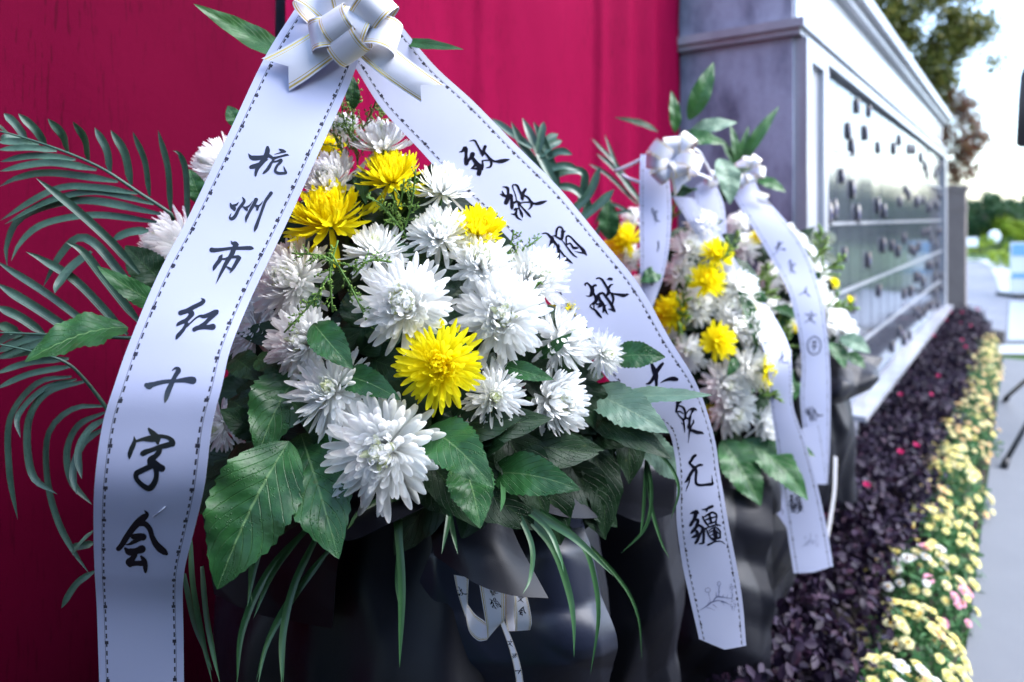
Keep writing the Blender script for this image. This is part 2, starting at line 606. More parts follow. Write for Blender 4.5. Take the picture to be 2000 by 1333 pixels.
MUMS = {
    'open': [mum('white_mum_open', 11, 'white_petal', 310, 96, -8, 1.45, (54, 14), wid=.082, ln_in=.60),
             mum('white_mum_open', 12, 'white_petal', 290, 94, -4, 1.3, (50, 10), wid=.086, ln_in=.60)],
    'ball': [mum('white_mum_ball', 13, 'white_petal', 280, 96, 0, 1.3, (60, 34), wid=.084, ln_in=.62),
             mum('white_mum_ball', 14, 'white_petal', 260, 96, -22, 1.4, (58, 26), wid=.086, ln_in=.60, droop=.4)],
    'loose': [mum('white_mum_loose', 15, 'white_petal', 190, 90, -14, 1.0, (40, 2), wid=.070, ln_in=.46, droop=.12),
              mum('white_mum_loose', 16, 'white_petal', 200, 90, -22, 1.05, (38, 4), wid=.072, ln_in=.48, droop=.18)],
    'cup': [mum('white_mum_cup', 17, 'white_petal', 230, 94, 8, 1.15, (50, 18), wid=.084, ln_in=.66, droop=.35)],
    'yellow': [mum('yellow_mum', 21, 'yellow_petal', 250, 92, -10, 1.2, (50, 20), wid=.076, ln_in=.54),
               mum('yellow_mum_drooping', 22, 'yellow_petal', 240, 92, -24, 1.25, (52, 22), wid=.072, ln_in=.52, droop=.4)],
    'ycup': [mum('yellow_mum_cup', 23, 'yellow_petal', 260, 94, 4, 1.15, (48, 18), wid=.080, ln_in=.66, droop=.3)],
}
LOW = {
    'w': [mum('white_mum_far', 31 + i, 'white_petal', 170, 92, -14, 1.2, (48, 14), wid=.098, ln_in=.56, hi=False) for i in range(2)],
    'y': [mum('yellow_mum_far', 35 + i, 'yellow_petal', 160, 92, -10, 1.2, (50, 18), wid=.098, ln_in=.56, hi=False) for i in range(2)],
}


def flower(root, kind, px, py, dia, d, n, idx=0, flat=1.0, label=None, lib=None):
    lst = (lib or MUMS)[kind]
    me = lst[idx % len(lst)]
    n = Vector(n).normalized()
    q = n.to_track_quat('Z', 'Y') @ Quaternion((0, 0, 1), rnd.uniform(0, 6.28))
    rr = dia / 2 * d / FPX
    c = P(px, py, d) - n * (rr * .28)
    nm = 'yellow_chrysanthemum' if 'y' in kind and kind != 'loose' else 'white_chrysanthemum'
    return put(me, nm, root, c, q, (rr, rr, rr * flat))


# ------------------------------------------------------------------ leaves, fronds, blades
def add_leaf(mb, base, tip, width, nrm, arch=.12, fold=.25, serr=.06, rows=42, curl=.0, prof=1.0):
    base, tip, nrm = Vector(base), Vector(tip), Vector(nrm).normalized()
    ax = tip - base
    L = ax.length
    ax.normalize()
    nrm = (nrm - ax * nrm.dot(ax)).normalized()
    sd_ = ax.cross(nrm).normalized()
    m = 9
    rws, uvs = [], []
    wob = rnd.uniform(0, 6.28)
    bend = rnd.uniform(-.04, .04)
    for i in range(rows + 1):
        v = i / rows
        p = base + ax * (L * v) + nrm * (L * (arch * 4 * v * (1 - v) * (1 - .3 * v))) + sd_ * (L * bend * math.sin(v * 3.1))
        wv = (math.sin(math.pi * min(1, v ** (.80 * prof)))) ** .85 * (1 - .12 * v) if 0 < v < 1 else 0.0
        h = width / 2 * max(wv, .02 if v < .5 else .0)
        saw = 1 + serr * 1.35 * ((i % 3) / 2.0 - .5) * (1 if v > .15 else 0) * (.6 + .8 * rnd.random())
        row = []
        for j in range(m):
            q = j / (m - 1) * 2 - 1
            x = q * h * (saw if abs(q) > .99 else 1)
            dz = abs(q) * h * fold - curl * L * .2 * v * v + h * .10 * math.sin(v * 19 + wob + q * 2.2) * abs(q) + h * .035 * math.sin(v * 56 - abs(q) * 8) * (1 - abs(q) * .4) - h * .3 * q * q * fold
            row.append(p + sd_ * x + nrm * dz)
            uvs.append((q * .5 + .5, v * .999 + .0005))
        rws.append(row)
    mb.grid(rws, uvs=uvs)


def leaf(root, bx, by, bd, tx, ty, td, wpx, mat='broad_leaf', arch=.12, fold=.25, serr=.06, n=(.15, -1, .55), name='broad_leaf', **kw):
    mb = MB()
    add_leaf(mb, P(bx, by, bd), P(tx, ty, td), wpx * (bd + td) / 2 / FPX, n, arch, fold, serr, **kw)
    return mb.build(name, mat, root)


def add_strip(mb, pts, width, nrm, fold=.35, n=14, taper=True, m=5, start=.35, tp=.55):
    """narrow blade through 3-D points"""
    c = cr(pts, n)
    uvs, rws = [], []
    nrm0 = Vector(nrm)
    for i in range(n):
        v = i / (n - 1)
        p = Vector(c[i])
        t = Vector(c[min(i + 1, n - 1)] - c[max(i - 1, 0)]).normalized()
        sd_ = t.cross(nrm0)
        if sd_.length < 1e-4:
            sd_ = t.cross(Vector((1, 0, .2)))
        sd_.normalize()
        nn = sd_.cross(t).normalized()
        h = width / 2 * ((start + (1 - start) * min(1, v / .18)) * (1 - max(0, (v - tp) / (1 - tp)) ** 1.8) if taper else 1.0)
        for_row = []
        for j in range(m):
            q = j / (m - 1) * 2 - 1
            for_row.append(p + sd_ * (q * h) + nn * (abs(q) * h * fold))
            uvs.append((q * .5 + .5, v))
        rws.append(for_row)
    mb.grid(rws, uvs=uvs)


def pts3(pl, d0, d1):
    k = len(pl)
    return [P(x, y, d0 + (d1 - d0) * i / (k - 1)) for i, (x, y) in enumerate(pl)]


# ------------------------------------------------------------------ ribbons
def ribbon_mesh(pairs, n=90, m=9, bulge=0.0, ripple=0.0, notch=0.0):
    """pairs: (lx, ly, rx, ry, depth[, depth right]) across the ribbon, top to bottom"""
    a, b = [], []
    for q in pairs:
        d0 = q[4]; d1 = q[5] if len(q) > 5 else d0
        a.append(P(q[0], q[1], d0)); b.append(P(q[2], q[3], d1))
    ab = cr([tuple(x) + tuple(y) for x, y in zip(a, b)], n)
    rows, uvs = [], []
    acc, prev = 0.0, None
    for i in range(n):
        L, Rr = Vector(ab[i][:3]), Vector(ab[i][3:])
        c = (L + Rr) / 2
        if prev is not None:
            acc += (c - prev).length
        prev = c
        t = Vector(ab[min(i + 1, n - 1)][:3] + ab[min(i + 1, n - 1)][3:] - ab[max(i - 1, 0)][:3] - ab[max(i - 1, 0)][3:]).normalized()
        nn = (Rr - L).cross(t)
        if nn.y > 0:
            nn = -nn
        nn.normalize()
        row = []
        for j in range(m):
            u = j / (m - 1)
            back = notch * (1 - abs(2 * u - 1)) * max(0, (i - n * .6) / (n * .4))
            rp = ripple * math.sin(acc * 34 + u * 2.0) * (.4 + u)
            row.append(L.lerp(Rr, u) + nn * (bulge * 4 * u * (1 - u) + rp) - t * back)
            uvs.append((.001 + .998 * u, acc + .0005))
        rows.append(row)
    return rows, uvs


class Ribbon:
    def __init__(s, root, pairs, mat='ribbon', name='ribbon', **kw):
        rows, uvs = ribbon_mesh(pairs, **kw)
        mb = MB()
        mb.grid(rows, uvs=uvs)
        s.o = mb.build(name, mat, root, solid=.0003)
        s.bvh = BVHTree.FromPolygons([Vector(v) for v in mb.v], mb.f)
        s.root = root

    def onto(s, px, py, off):
        d = (P(px, py, 1.0) - Vector((0, 0, EYE))).normalized()
        h = s.bvh.ray_cast(Vector((0, 0, EYE)), d)
        if h[0] is None:
            return None
        n = h[1] if h[1].dot(d) < 0 else -h[1]
        return h[0] + n * off

    def strokes(s, items, name='lettering', mat='ink'):
        """items: brush strokes as lists of (px, py, width px); laid on the ribbon as ink"""
        mb = MB()
        for k, st in enumerate(items):
            off = .0006 + .00003 * (k % 9)
            if len(st) == 1:
                continue
            c = cr(st, max(8, int(4 * len(st))))
            rows = []
            last = len(c) - 1
            seq = []
            for i in range(len(c)):
                t = c[min(i + 1, last)][:2] - c[max(i - 1, 0)][:2]
                t = t / (np.linalg.norm(t) + 1e-9)
                seq.append((c[i][:2], t, max(c[i][2], .3)))
            h0, h1 = seq[0], seq[-1]
            pre = [(h0[0] - h0[1] * h0[2] * .5 * math.sin(a_), h0[1], h0[2] * math.cos(a_)) for a_ in (1.25, .8, .4)]
            post = [(h1[0] + h1[1] * h1[2] * .5 * math.sin(a_), h1[1], h1[2] * math.cos(a_)) for a_ in (.4, .8, 1.25)]
            for p_, t, wd in pre + seq + post:
                nx, ny = -t[1], t[0]
                row = [s.onto(p_[0] + nx * wd * q, p_[1] + ny * wd * q, off) for q in (-.5, 0, .5)]
                if any(x is None for x in row):
                    if len(rows) > 1:
                        mb.grid(rows)
                    rows = []
                    continue
                rows.append(row)
            if len(rows) > 1:
                mb.grid(rows)
        if mb.f:
            o = mb.build(name, mat, s.o)
            return o


GL = {}


def glyph(name, x0, y0, sc, *strokes):
    GL[name] = [[(x0 + p[0] / sc, y0 + p[1] / sc, p[2] / sc) for p in st] for st in strokes]


def placed(name, cx, cy, h, rot=0.0, sx=1.0):
    st = GL[name]
    a = np.array([p for q in st for p in q])
    lo, hi = a[:, :2].min(0), a[:, :2].max(0)
    c = (lo + hi) / 2
    k = h / (hi - lo)[1]
    cs, sn = math.cos(rot), math.sin(rot)
    out = []
    for q in st:
        out.append([(cx + ((p[0] - c[0]) * sx * cs - (p[1] - c[1]) * sn) * k, cy + ((p[0] - c[0]) * sx * sn + (p[1] - c[1]) * cs) * k, p[2] * k * (sx * .5 + .5)) for p in q])
    return out


glyph('hang', 470, 270, 13.33,
      [(205, 410, 10), (270, 500, 100), (350, 525, 130), (500, 520, 120), (620, 500, 110), (700, 460, 110), (800, 500, 80), (850, 540, 70)],
      [(705, 250, 80), (705, 310, 120), (690, 400, 130), (620, 560, 130), (520, 680, 120), (440, 800, 100), (405, 900, 80), (395, 985, 50)],
      [(280, 760, 100), (340, 745, 120), (430, 720, 120), (560, 650, 80), (650, 600, 50), (725, 560, 10)],
      [(1000, 290, 15), (1050, 320, 70), (1110, 345, 85), (1165, 360, 50)], [(1150, 362, 50), (1050, 385, 35), (890, 430, 15)],
      [(850, 540, 90), (950, 510, 60), (1100, 470, 55), (1200, 445, 55), (1260, 455, 15)],
      [(860, 590, 60), (800, 660, 70), (740, 770, 90), (680, 850, 80), (620, 900, 60), (590, 930, 30)],
      [(850, 630, 40), (960, 605, 50), (1060, 580, 85), (1040, 640, 75), (960, 720, 70), (910, 820, 70), (920, 885, 70), (1000, 920, 70), (1110, 920, 70), (1190, 915, 55)],
      [(1185, 905, 70), (1155, 830, 50), (1125, 735, 8)])
glyph('zhou', 430, 360, 13.33,
      [(270, 510, 40), (310, 590, 100), (370, 640, 110), (375, 680, 60)], [(350, 570, 80), (430, 540, 60), (485, 480, 20)],
      [(580, 340, 12), (620, 400, 60), (630, 460, 80), (560, 560, 85), (490, 650, 80), (430, 780, 90), (360, 880, 95), (290, 905, 85), (255, 860, 50), (295, 765, 10)],
      [(600, 590, 30), (660, 630, 80), (700, 670, 70)], [(700, 610, 70), (770, 560, 40), (860, 435, 8)],
      [(940, 410, 105), (900, 500, 95), (840, 600, 90), (760, 740, 75), (700, 860, 85), (680, 930, 60), (680, 1000, 15)],
      [(900, 560, 50), (980, 590, 80), (970, 670, 60)], [(1000, 580, 60), (1060, 530, 40), (1120, 445, 8)],
      [(1330, 240, 95), (1290, 300, 90), (1190, 440, 80), (1120, 620, 75), (1050, 820, 75), (990, 980, 85), (940, 1120, 95), (910, 1200, 60), (905, 1240, 20)])
glyph('shi', 390, 460, 13.33,
      [(820, 150, 15), (860, 210, 80), (930, 220, 120), (975, 250, 100)],
      [(320, 385, 130), (420, 390, 110), (600, 370, 85), (800, 345, 80), (1000, 340, 90), (1200, 335, 100), (1340, 335, 100), (1385, 345, 60)],
      [(960, 250, 120), (900, 350, 130), (850, 480, 125), (790, 580, 110), (700, 720, 110), (620, 870, 90), (540, 1030, 70), (480, 1160, 40), (425, 1275, 8)],
      [(590, 510, 30), (550, 580, 110), (520, 660, 110), (440, 760, 100), (390, 840, 95), (365, 910, 40)],
      [(580, 620, 50), (660, 620, 50), (760, 590, 70), (880, 570, 70), (1000, 565, 90), (1035, 600, 110)],
      [(1030, 600, 115), (960, 720, 100), (890, 840, 90), (830, 930, 60), (800, 970, 30)], [(830, 900, 70), (770, 860, 60), (720, 830, 40)])
glyph('hong', 320, 570, 13.33,
      [(985, 175, 20), (1040, 240, 105), (980, 310, 115), (860, 370, 115), (740, 430, 120), (620, 500, 125), (500, 540, 130), (440, 560, 130)],
      [(700, 540, 140), (740, 580, 135), (680, 660, 115), (590, 750, 110), (480, 800, 105), (390, 845, 90), (350, 885, 50)],
      [(600, 830, 100), (570, 900, 90), (500, 1010, 95), (430, 1090, 105), (370, 1160, 105), (338, 1220, 60)],
      [(600, 910, 60), (700, 820, 45), (820, 710, 45), (940, 640, 60), (1050, 650, 105), (1200, 600, 115), (1340, 540, 130), (1390, 520, 100)],
      [(1380, 560, 100), (1280, 640, 110), (1180, 730, 105), (1080, 830, 105), (960, 910, 105)],
      [(800, 990, 110), (880, 950, 115), (1020, 930, 115), (1160, 930, 125), (1280, 920, 165)])
glyph('ten', 270, 700, 13.33,
      [(890, 325, 20), (960, 270, 60), (1040, 275, 105), (1055, 330, 135), (1000, 420, 120), (930, 540, 110), (870, 680, 130), (800, 830, 145), (760, 950, 140), (730, 1060, 100), (705, 1150, 30)],
      [(225, 700, 120), (290, 720, 185), (400, 680, 125), (600, 630, 110), (800, 600, 100), (1000, 590, 90), (1200, 570, 130), (1360, 570, 185), (1430, 580, 195)])
glyph('zi', 230, 820, 8.885,
      [(545, 155, 40), (590, 210, 85), (650, 270, 110), (690, 330, 120), (700, 400, 60)],
      [(290, 290, 10), (300, 350, 50), (280, 430, 80), (240, 520, 85), (215, 600, 75), (210, 670, 25)],
      [(330, 370, 40), (430, 340, 60), (520, 330, 95), (650, 320, 125), (760, 285, 70), (880, 310, 70), (950, 370, 95), (955, 415, 105)],
      [(950, 415, 90), (860, 440, 95), (740, 470, 85), (600, 520, 80), (480, 560, 95), (440, 585, 90)],
      [(740, 480, 80), (720, 560, 95), (660, 630, 90), (590, 690, 130), (590, 760, 135)],
      [(600, 790, 110), (500, 840, 95), (390, 890, 95), (330, 930, 90), (330, 1010, 85), (400, 1100, 85), (480, 1160, 95), (540, 1185, 105), (600, 1150, 105), (660, 1050, 95), (680, 940, 85), (670, 820, 110)],
      [(650, 740, 100), (720, 800, 105), (770, 838, 125)])
glyph('hui', 210, 980, 8.885,
      [(650, 150, 20), (690, 210, 75), (620, 280, 125), (520, 370, 125), (420, 490, 110), (330, 620, 105), (250, 750, 95), (195, 810, 85)],
      [(570, 370, 100), (660, 380, 95), (740, 470, 90), (780, 600, 90), (840, 720, 110), (920, 810, 125), (990, 865, 110), (1030, 895, 60)],
      [(450, 600, 90), (560, 590, 105), (620, 605, 125)], [(560, 640, 80), (460, 690, 70), (380, 730, 40), (320, 740, 15)],
      [(310, 800, 40), (380, 860, 125), (500, 850, 115), (600, 815, 140)],
      [(480, 920, 90), (430, 990, 105), (380, 1040, 120), (400, 1090, 85)], [(400, 1065, 105), (500, 1060, 90), (600, 1060, 95), (650, 1050, 80)],
      [(590, 940, 40), (640, 1010, 85), (660, 1090, 85), (665, 1160, 70), (665, 1215, 35)])
glyph('zhi', 880, 260, 13.33,
      [(215, 500, 10), (300, 480, 60), (370, 400, 115), (400, 440, 100), (400, 560, 80), (400, 680, 105), (410, 790, 125)],
      [(570, 560, 130), (540, 640, 110), (480, 700, 70), (440, 780, 60)],
      [(560, 640, 80), (640, 750, 105), (700, 830, 130), (755, 870, 140)],
      [(530, 930, 20), (600, 880, 60), (650, 820, 80)], [(560, 930, 30), (680, 930, 60), (760, 920, 80)],
      [(760, 860, 100), (750, 980, 115), (735, 1060, 125)],
      [(490, 215, 12), (570, 195, 30), (640, 210, 50), (700, 320, 50), (770, 450, 60), (830, 540, 105), (830, 605, 30)],
      [(895, 360, 90), (870, 430, 80), (850, 520, 90)],
      [(880, 500, 50), (960, 600, 60), (1040, 700, 85), (1150, 740, 50), (1300, 740, 105), (1430, 715, 85), (1540, 690, 15)],
      [(1050, 740, 70), (1060, 820, 65), (1020, 890, 55), (910, 915, 10)],
      [(820, 730, 40), (900, 715, 40), (1000, 715, 40)], [(830, 730, 40), (835, 850, 60), (820, 950, 60)])
glyph('jing', 960, 350, 13.33,
      [(280, 205, 15), (360, 215, 50), (420, 250, 85), (430, 350, 70), (430, 480, 110), (400, 560, 125), (375, 620, 115)],
      [(220, 395, 20), (300, 430, 60), (370, 460, 60)], [(275, 320, 30), (310, 400, 60), (350, 440, 60)],
      [(420, 450, 115), (510, 430, 80), (520, 540, 80), (530, 650, 95), (530, 740, 90), (530, 800, 20)],
      [(530, 640, 80), (600, 610, 60), (660, 590, 60), (740, 640, 80)],
      [(650, 560, 30), (620, 420, 30), (570, 280, 30), (545, 170, 40), (600, 150, 40), (670, 180, 60), (720, 290, 60), (780, 420, 70), (800, 500, 95), (820, 560, 20)],
      [(880, 275, 75), (830, 350, 80), (800, 440, 90)],
      [(850, 430, 50), (950, 490, 55), (1020, 590, 70), (1100, 640, 60), (1200, 640, 85), (1320, 610, 85), (1440, 570, 15)],
      [(1040, 640, 80), (1030, 720, 60), (950, 800, 15)], [(780, 620, 40), (880, 605, 40), (1000, 610, 40)],
      [(690, 640, 40), (720, 760, 40), (770, 880, 75), (800, 970, 55), (805, 1010, 15)],
      [(740, 680, 40), (830, 780, 50), (920, 880, 65), (980, 950, 60), (1025, 1000, 12)],
      [(600, 800, 60), (640, 775, 60), (640, 880, 60), (600, 920, 50), (500, 910, 10)], [(620, 900, 75), (680, 1010, 55), (785, 1070, 12)], [(660, 780, 50), (710, 770, 30)])
glyph('juan', 1050, 430, 13.33,
      [(110, 360, 20), (180, 345, 40), (250, 360, 50), (330, 440, 80), (370, 480, 105), (370, 600, 125), (350, 700, 140), (310, 750, 70), (225, 765, 10)],
      [(430, 560, 60), (510, 680, 70), (540, 760, 80), (540, 880, 80), (530, 990, 105), (555, 1050, 40)],
      [(545, 620, 20), (555, 700, 50)], [(480, 985, 60), (430, 985, 20)],
      [(580, 790, 50), (680, 920, 50), (770, 1020, 60), (840, 1080, 55), (910, 1130, 10)], [(570, 1055, 18), (660, 1050, 20), (760, 1060, 28)],
      [(480, 400, 50), (490, 280, 60), (530, 195, 50), (590, 185, 50), (640, 230, 50), (650, 320, 80), (640, 420, 80), (620, 500, 60), (540, 470, 50), (450, 415, 40), (390, 410, 15)],
      [(640, 300, 80), (700, 300, 50)],
      [(630, 520, 20), (740, 670, 35), (850, 820, 45), (940, 920, 42), (1035, 980, 8)],
      [(750, 620, 40), (740, 520, 50), (745, 440, 50), (800, 415, 50), (870, 460, 50), (980, 580, 60), (1100, 700, 70), (1190, 800, 95), (1240, 880, 65), (1285, 930, 12)], [(1200, 860, 60), (1100, 850, 38), (950, 810, 8)],
      [(770, 640, 40), (830, 610, 50), (880, 650, 50), (920, 720, 70), (980, 730, 75), (1040, 730, 45)])
glyph('xian', 1120, 530, 13.33,
      [(310, 375, 30), (300, 330, 50), (360, 315, 50), (420, 370, 60), (470, 440, 100), (490, 500, 110), (470, 590, 110), (420, 650, 50), (310, 640, 10)],
      [(580, 370, 60), (530, 375, 60), (495, 430, 80)],
      [(510, 560, 60), (570, 680, 70), (590, 740, 105), (560, 820, 75), (500, 860, 45)],
      [(530, 800, 40), (450, 870, 28), (430, 910, 35), (480, 970, 38), (560, 1010, 58), (640, 1110, 78), (700, 1180, 55), (740, 1215, 15)], [(530, 850, 28), (530, 970, 28)],
      [(610, 640, 60), (680, 590, 70), (760, 570, 60), (830, 650, 70), (910, 760, 70), (990, 880, 80), (1030, 970, 78), (1070, 1040, 55), (1085, 1065, 12)], [(1030, 1020, 60), (960, 990, 38), (890, 990, 8)],
      [(640, 650, 90), (680, 740, 80), (720, 820, 90), (700, 890, 95), (640, 930, 40)], [(600, 860, 50), (660, 850, 50)],
      [(740, 800, 60), (790, 900, 80), (790, 990, 85), (770, 1060, 50)], [(790, 910, 50), (870, 880, 12)], [(820, 1000, 60), (860, 1080, 45), (905, 1130, 8)],
      [(600, 190, 40), (660, 175, 40), (740, 220, 60), (800, 310, 65), (870, 430, 70), (910, 500, 90), (900, 580, 85), (850, 640, 65)],
      [(1040, 340, 10), (970, 360, 50), (920, 420, 70)],
      [(950, 560, 50), (1050, 590, 50), (1180, 610, 70), (1300, 630, 95), (1400, 605, 55), (1435, 605, 20)],
      [(980, 580, 60), (1030, 680, 70), (1030, 780, 58), (1000, 860, 55)],
      [(870, 215, 15), (930, 200, 68), (985, 210, 75)])
glyph('da', 1230, 690, 11.106,
      [(470, 230, 60), (530, 380, 115), (560, 480, 115), (570, 580, 78), (575, 700, 58), (540, 850, 50), (480, 950, 25)],
      [(710, 225, 60), (640, 310, 88), (580, 400, 90)],
      [(540, 480, 80), (470, 600, 70), (420, 650, 65), (345, 665, 12)],
      [(650, 650, 6), (740, 600, 40), (860, 560, 78), (960, 555, 100), (1020, 568, 70)])
glyph('ai', 1290, 770, 12.12,
      [(370, 190, 30), (430, 190, 68), (490, 180, 25)], [(410, 210, 80), (390, 300, 60), (365, 420, 38)],
      [(400, 270, 40), (500, 290, 40), (550, 340, 58), (580, 430, 50), (580, 560, 60), (550, 600, 55)],
      [(380, 410, 28), (460, 410, 38), (540, 460, 18)], [(390, 400, 20), (430, 500, 25), (520, 590, 40), (550, 680, 38), (560, 780, 38), (575, 900, 12)],
      [(600, 470, 30), (660, 380, 30), (740, 340, 48), (800, 350, 66), (850, 378, 25)],
      [(760, 380, 70), (720, 470, 30), (690, 560, 68), (680, 680, 50), (670, 780, 85), (700, 820, 30)],
      [(770, 600, 18), (775, 670, 38), (730, 740, 40), (700, 820, 48), (680, 900, 38), (670, 1020, 18), (650, 1150, 8)],
      [(700, 840, 60), (780, 870, 78), (880, 900, 78), (960, 910, 66), (1020, 935, 15)],
      [(600, 560, 48), (660, 580, 40)], [(480, 680, 10), (540, 710, 28)])
glyph('wu', 1310, 870, 12.115,
      [(580, 235, 70), (530, 270, 80), (480, 360, 68), (440, 410, 65), (480, 460, 60), (550, 530, 88), (600, 600, 68), (595, 680, 66), (590, 760, 62), (590, 860, 62), (620, 920, 68), (700, 940, 62), (820, 930, 62), (920, 920, 75), (980, 918, 55)],
      [(985, 900, 65), (975, 830, 32), (965, 700, 6)],
      [(740, 465, 45), (690, 460, 60), (620, 490, 60), (560, 560, 80), (500, 620, 78), (430, 740, 78), (370, 840, 58), (325, 880, 18)],
      [(450, 760, 40), (420, 900, 30), (380, 1000, 24), (355, 1090, 10)])
glyph('jiang', 1320, 980, 13.33,
      [(360, 310, 15), (450, 280, 80), (530, 270, 120), (565, 290, 80)], [(510, 330, 105), (480, 440, 95), (420, 540, 88), (380, 610, 78)],
      [(480, 470, 70), (570, 470, 70), (560, 560, 88), (520, 660, 88), (440, 760, 88), (395, 815, 40)],
      [(530, 600, 70), (640, 630, 70), (710, 700, 80), (720, 800, 78), (720, 950, 70), (710, 1060, 75)], [(690, 1080, 50), (600, 1090, 28)],
      [(700, 680, 60), (650, 800, 58), (590, 920, 78), (540, 1030, 86), (505, 1070, 66)],
      [(540, 770, 88), (560, 850, 95), (480, 900, 78), (405, 925, 18)],
      [(670, 195, 12), (780, 190, 58), (880, 140, 78), (945, 118, 70)], [(800, 200, 58), (800, 240, 38)],
      [(690, 380, 38), (740, 490, 48), (820, 600, 48), (850, 640, 38)],
      [(740, 390, 40), (850, 320, 56), (950, 275, 56), (1040, 320, 48), (1062, 400, 40), (1040, 500, 42), (1040, 580, 48)],
      [(770, 470, 38), (880, 430, 48), (1030, 390, 36)], [(870, 340, 58), (900, 470, 66), (920, 560, 48)], [(820, 580, 36), (930, 550, 46), (1040, 510, 36)],
      [(740, 710, 58), (850, 660, 38), (970, 620, 48), (1090, 600, 48), (1170, 625, 15)],
      [(800, 740, 38), (860, 880, 38), (940, 970, 46), (1000, 1000, 48)], [(850, 760, 28), (930, 690, 38), (1050, 670, 38), (1140, 760, 46), (1150, 850, 42), (1140, 930, 58)],
      [(850, 810, 28), (940, 760, 38), (1000, 740, 66), (1120, 830, 28)], [(1000, 690, 40), (1010, 800, 110), (1030, 900, 105), (1010, 1000, 78)], [(900, 870, 24), (990, 850, 38)], [(930, 960, 48), (1040, 950, 58), (1150, 930, 56)],
      [(830, 1120, 55), (920, 1080, 52), (1040, 1030, 38), (1180, 1030, 28), (1240, 1070, 18), (1285, 1110, 6)])
glyph('ren', 0, 0, 1, [(50, 0, 10), (48, 40, 12), (30, 75, 10), (0, 100, 4)], [(48, 40, 8), (70, 75, 13), (100, 95, 5)])
glyph('wen', 0, 0, 1, [(50, 0, 8), (55, 14, 9)], [(5, 30, 8), (95, 26, 8)], [(70, 30, 9), (50, 65, 10), (5, 100, 4)], [(30, 35, 7), (55, 70, 11), (98, 98, 5)])
glyph('seal', 0, 0, 1, [(50, 0, 7), (12, 20, 7), (2, 55, 7), (18, 88, 7), (50, 100, 7), (85, 86, 7), (98, 50, 7), (84, 16, 7), (50, 0, 7)], [(32, 34, 7), (70, 30, 7)], [(50, 24, 7), (50, 78, 7)], [(30, 56, 7), (70, 54, 7)])
glyph('dot', 0, 0, 1, [(10, 0, 12), (14, 50, 14), (4, 100, 8)])
# thin flowering twig printed near the end of a ribbon
_rs = random.Random(5)
tw = [[(220, 600, 5), (330, 530, 16), (430, 460, 20), (560, 440, 10), (700, 500, 7)], [(430, 460, 12), (500, 380, 18), (620, 390, 9), (740, 400, 8), (750, 330, 8)],
      [(380, 500, 7), (385, 420, 5), (360, 310, 6)], [(530, 375, 8), (530, 290, 8), (535, 200, 9)], [(490, 370, 10), (485, 300, 4)], [(530, 310, 10), (545, 280, 4)],
      [(590, 385, 12), (605, 340, 4)], [(660, 395, 8), (670, 350, 3)], [(430, 500, 10), (500, 555, 3)], [(330, 550, 8), (400, 570, 6), (460, 600, 2)], [(570, 460, 14), (650, 465, 8)],
      [(600, 470, 8), (615, 520, 2)], [(330, 530, 8), (370, 460, 3)], [(440, 440, 9), (470, 400, 4)]]
tw.append([(360 + 42 * math.cos(a_) - 12, 270 + 36 * math.sin(a_), 6) for a_ in np.linspace(0, 6.28, 12)])
tw.append([(533 + 26 * math.cos(a_), 165 + 34 * math.sin(a_), 6) for a_ in np.linspace(0, 6.28, 10)])
for cx, cy, rx, ry, k in ((735, 240, 45, 70, 16), (765, 510, 45, 90, 26)):
    for _ in range(k):
        a_, q = _rs.uniform(0, 6.28), _rs.uniform(.25, 1)
        x, y = cx + rx * q * math.cos(a_), cy + ry * q * math.sin(a_)
        tw.append([(x, y, 7), (x + _rs.uniform(-16, 16), y + _rs.uniform(-22, 22), 4)])
glyph('twig', 1340, 1120, 8.33, *tw)


# ------------------------------------------------------------------ the setting
WD = Vector((.598, .8015, 0)).normalized()      # along the memorial wall
ND = Vector((WD.y, -WD.x, 0))                   # out of its front
UP = Vector((0, 0, 1))
C0 = Vector((1.217, 2.95, 0))


def WP(s, n, z):
    return C0 + WD * s + ND * n + UP * z


def wbox(mb, s0, s1, n0, n1, z0, z1):
    mb.box(WP((s0 + s1) / 2, (n0 + n1) / 2, (z0 + z1) / 2), (s1 - s0, n1 - n0, z1 - z0), (WD, ND, UP))


def sheet_on_ground(name, pts, z, mat):
    mb = MB()
    mb.add([(x, y, z) for x, y in pts], [tuple(range(len(pts)))])
    return struct(mb.build(name, mat, smooth=False))


def G(px, py):
    d = EYE * FPX / (py - 426)
    return ((px - 1000) / FPX * d, d)


sheet_on_ground('ground', [(-400, -400), (600, -400), (600, 800), (-400, 800)], -.008, 'lawn')
# near pavement beside the flower bed, far pavers behind it
pa = [WP(s, n, 0) for s, n in ((-6, .64), (5.6, .64), (5.6, 9), (-6, 9))]
sheet_on_ground('pavement', [(p.x, p.y) for p in pa], .0, 'pavement')
pv = [G(1868, 660), G(1872, 520), G(1885, 506), G(1930, 508), G(1962, 530), G(1985, 575), G(2060, 640), G(2200, 668)]
sheet_on_ground('paved_plaza', [G(1800, 672), G(1868, 512), G(1935, 512), G(1958, 528), G(1978, 560), G(2100, 640), G(2300, 668)], .0, 'pavers')
def band(name, pl, wd, z, mat):
    mb = MB(); c = cr([(x, y, z) for x, y in pl], 24); rows = []
    for i in range(24):
        t = Vector(c[min(i + 1, 23)] - c[max(i - 1, 0)]).normalized(); s_ = Vector((-t.y, t.x, 0))
        rows.append([Vector(c[i]) - s_ * wd / 2, Vector(c[i]) + s_ * wd / 2])
    mb.grid(rows)
    return struct(mb.build(name, mat, smooth=False))
band('plaza_border', [G(1858, 690), G(1868, 580), G(1874, 512)], .16, .004, 'border')
band('plaza_border', [G(1872, 509), G(1900, 507), G(1930, 510), G(1955, 525), G(1972, 550), G(1985, 575)], .5, .008, 'border')
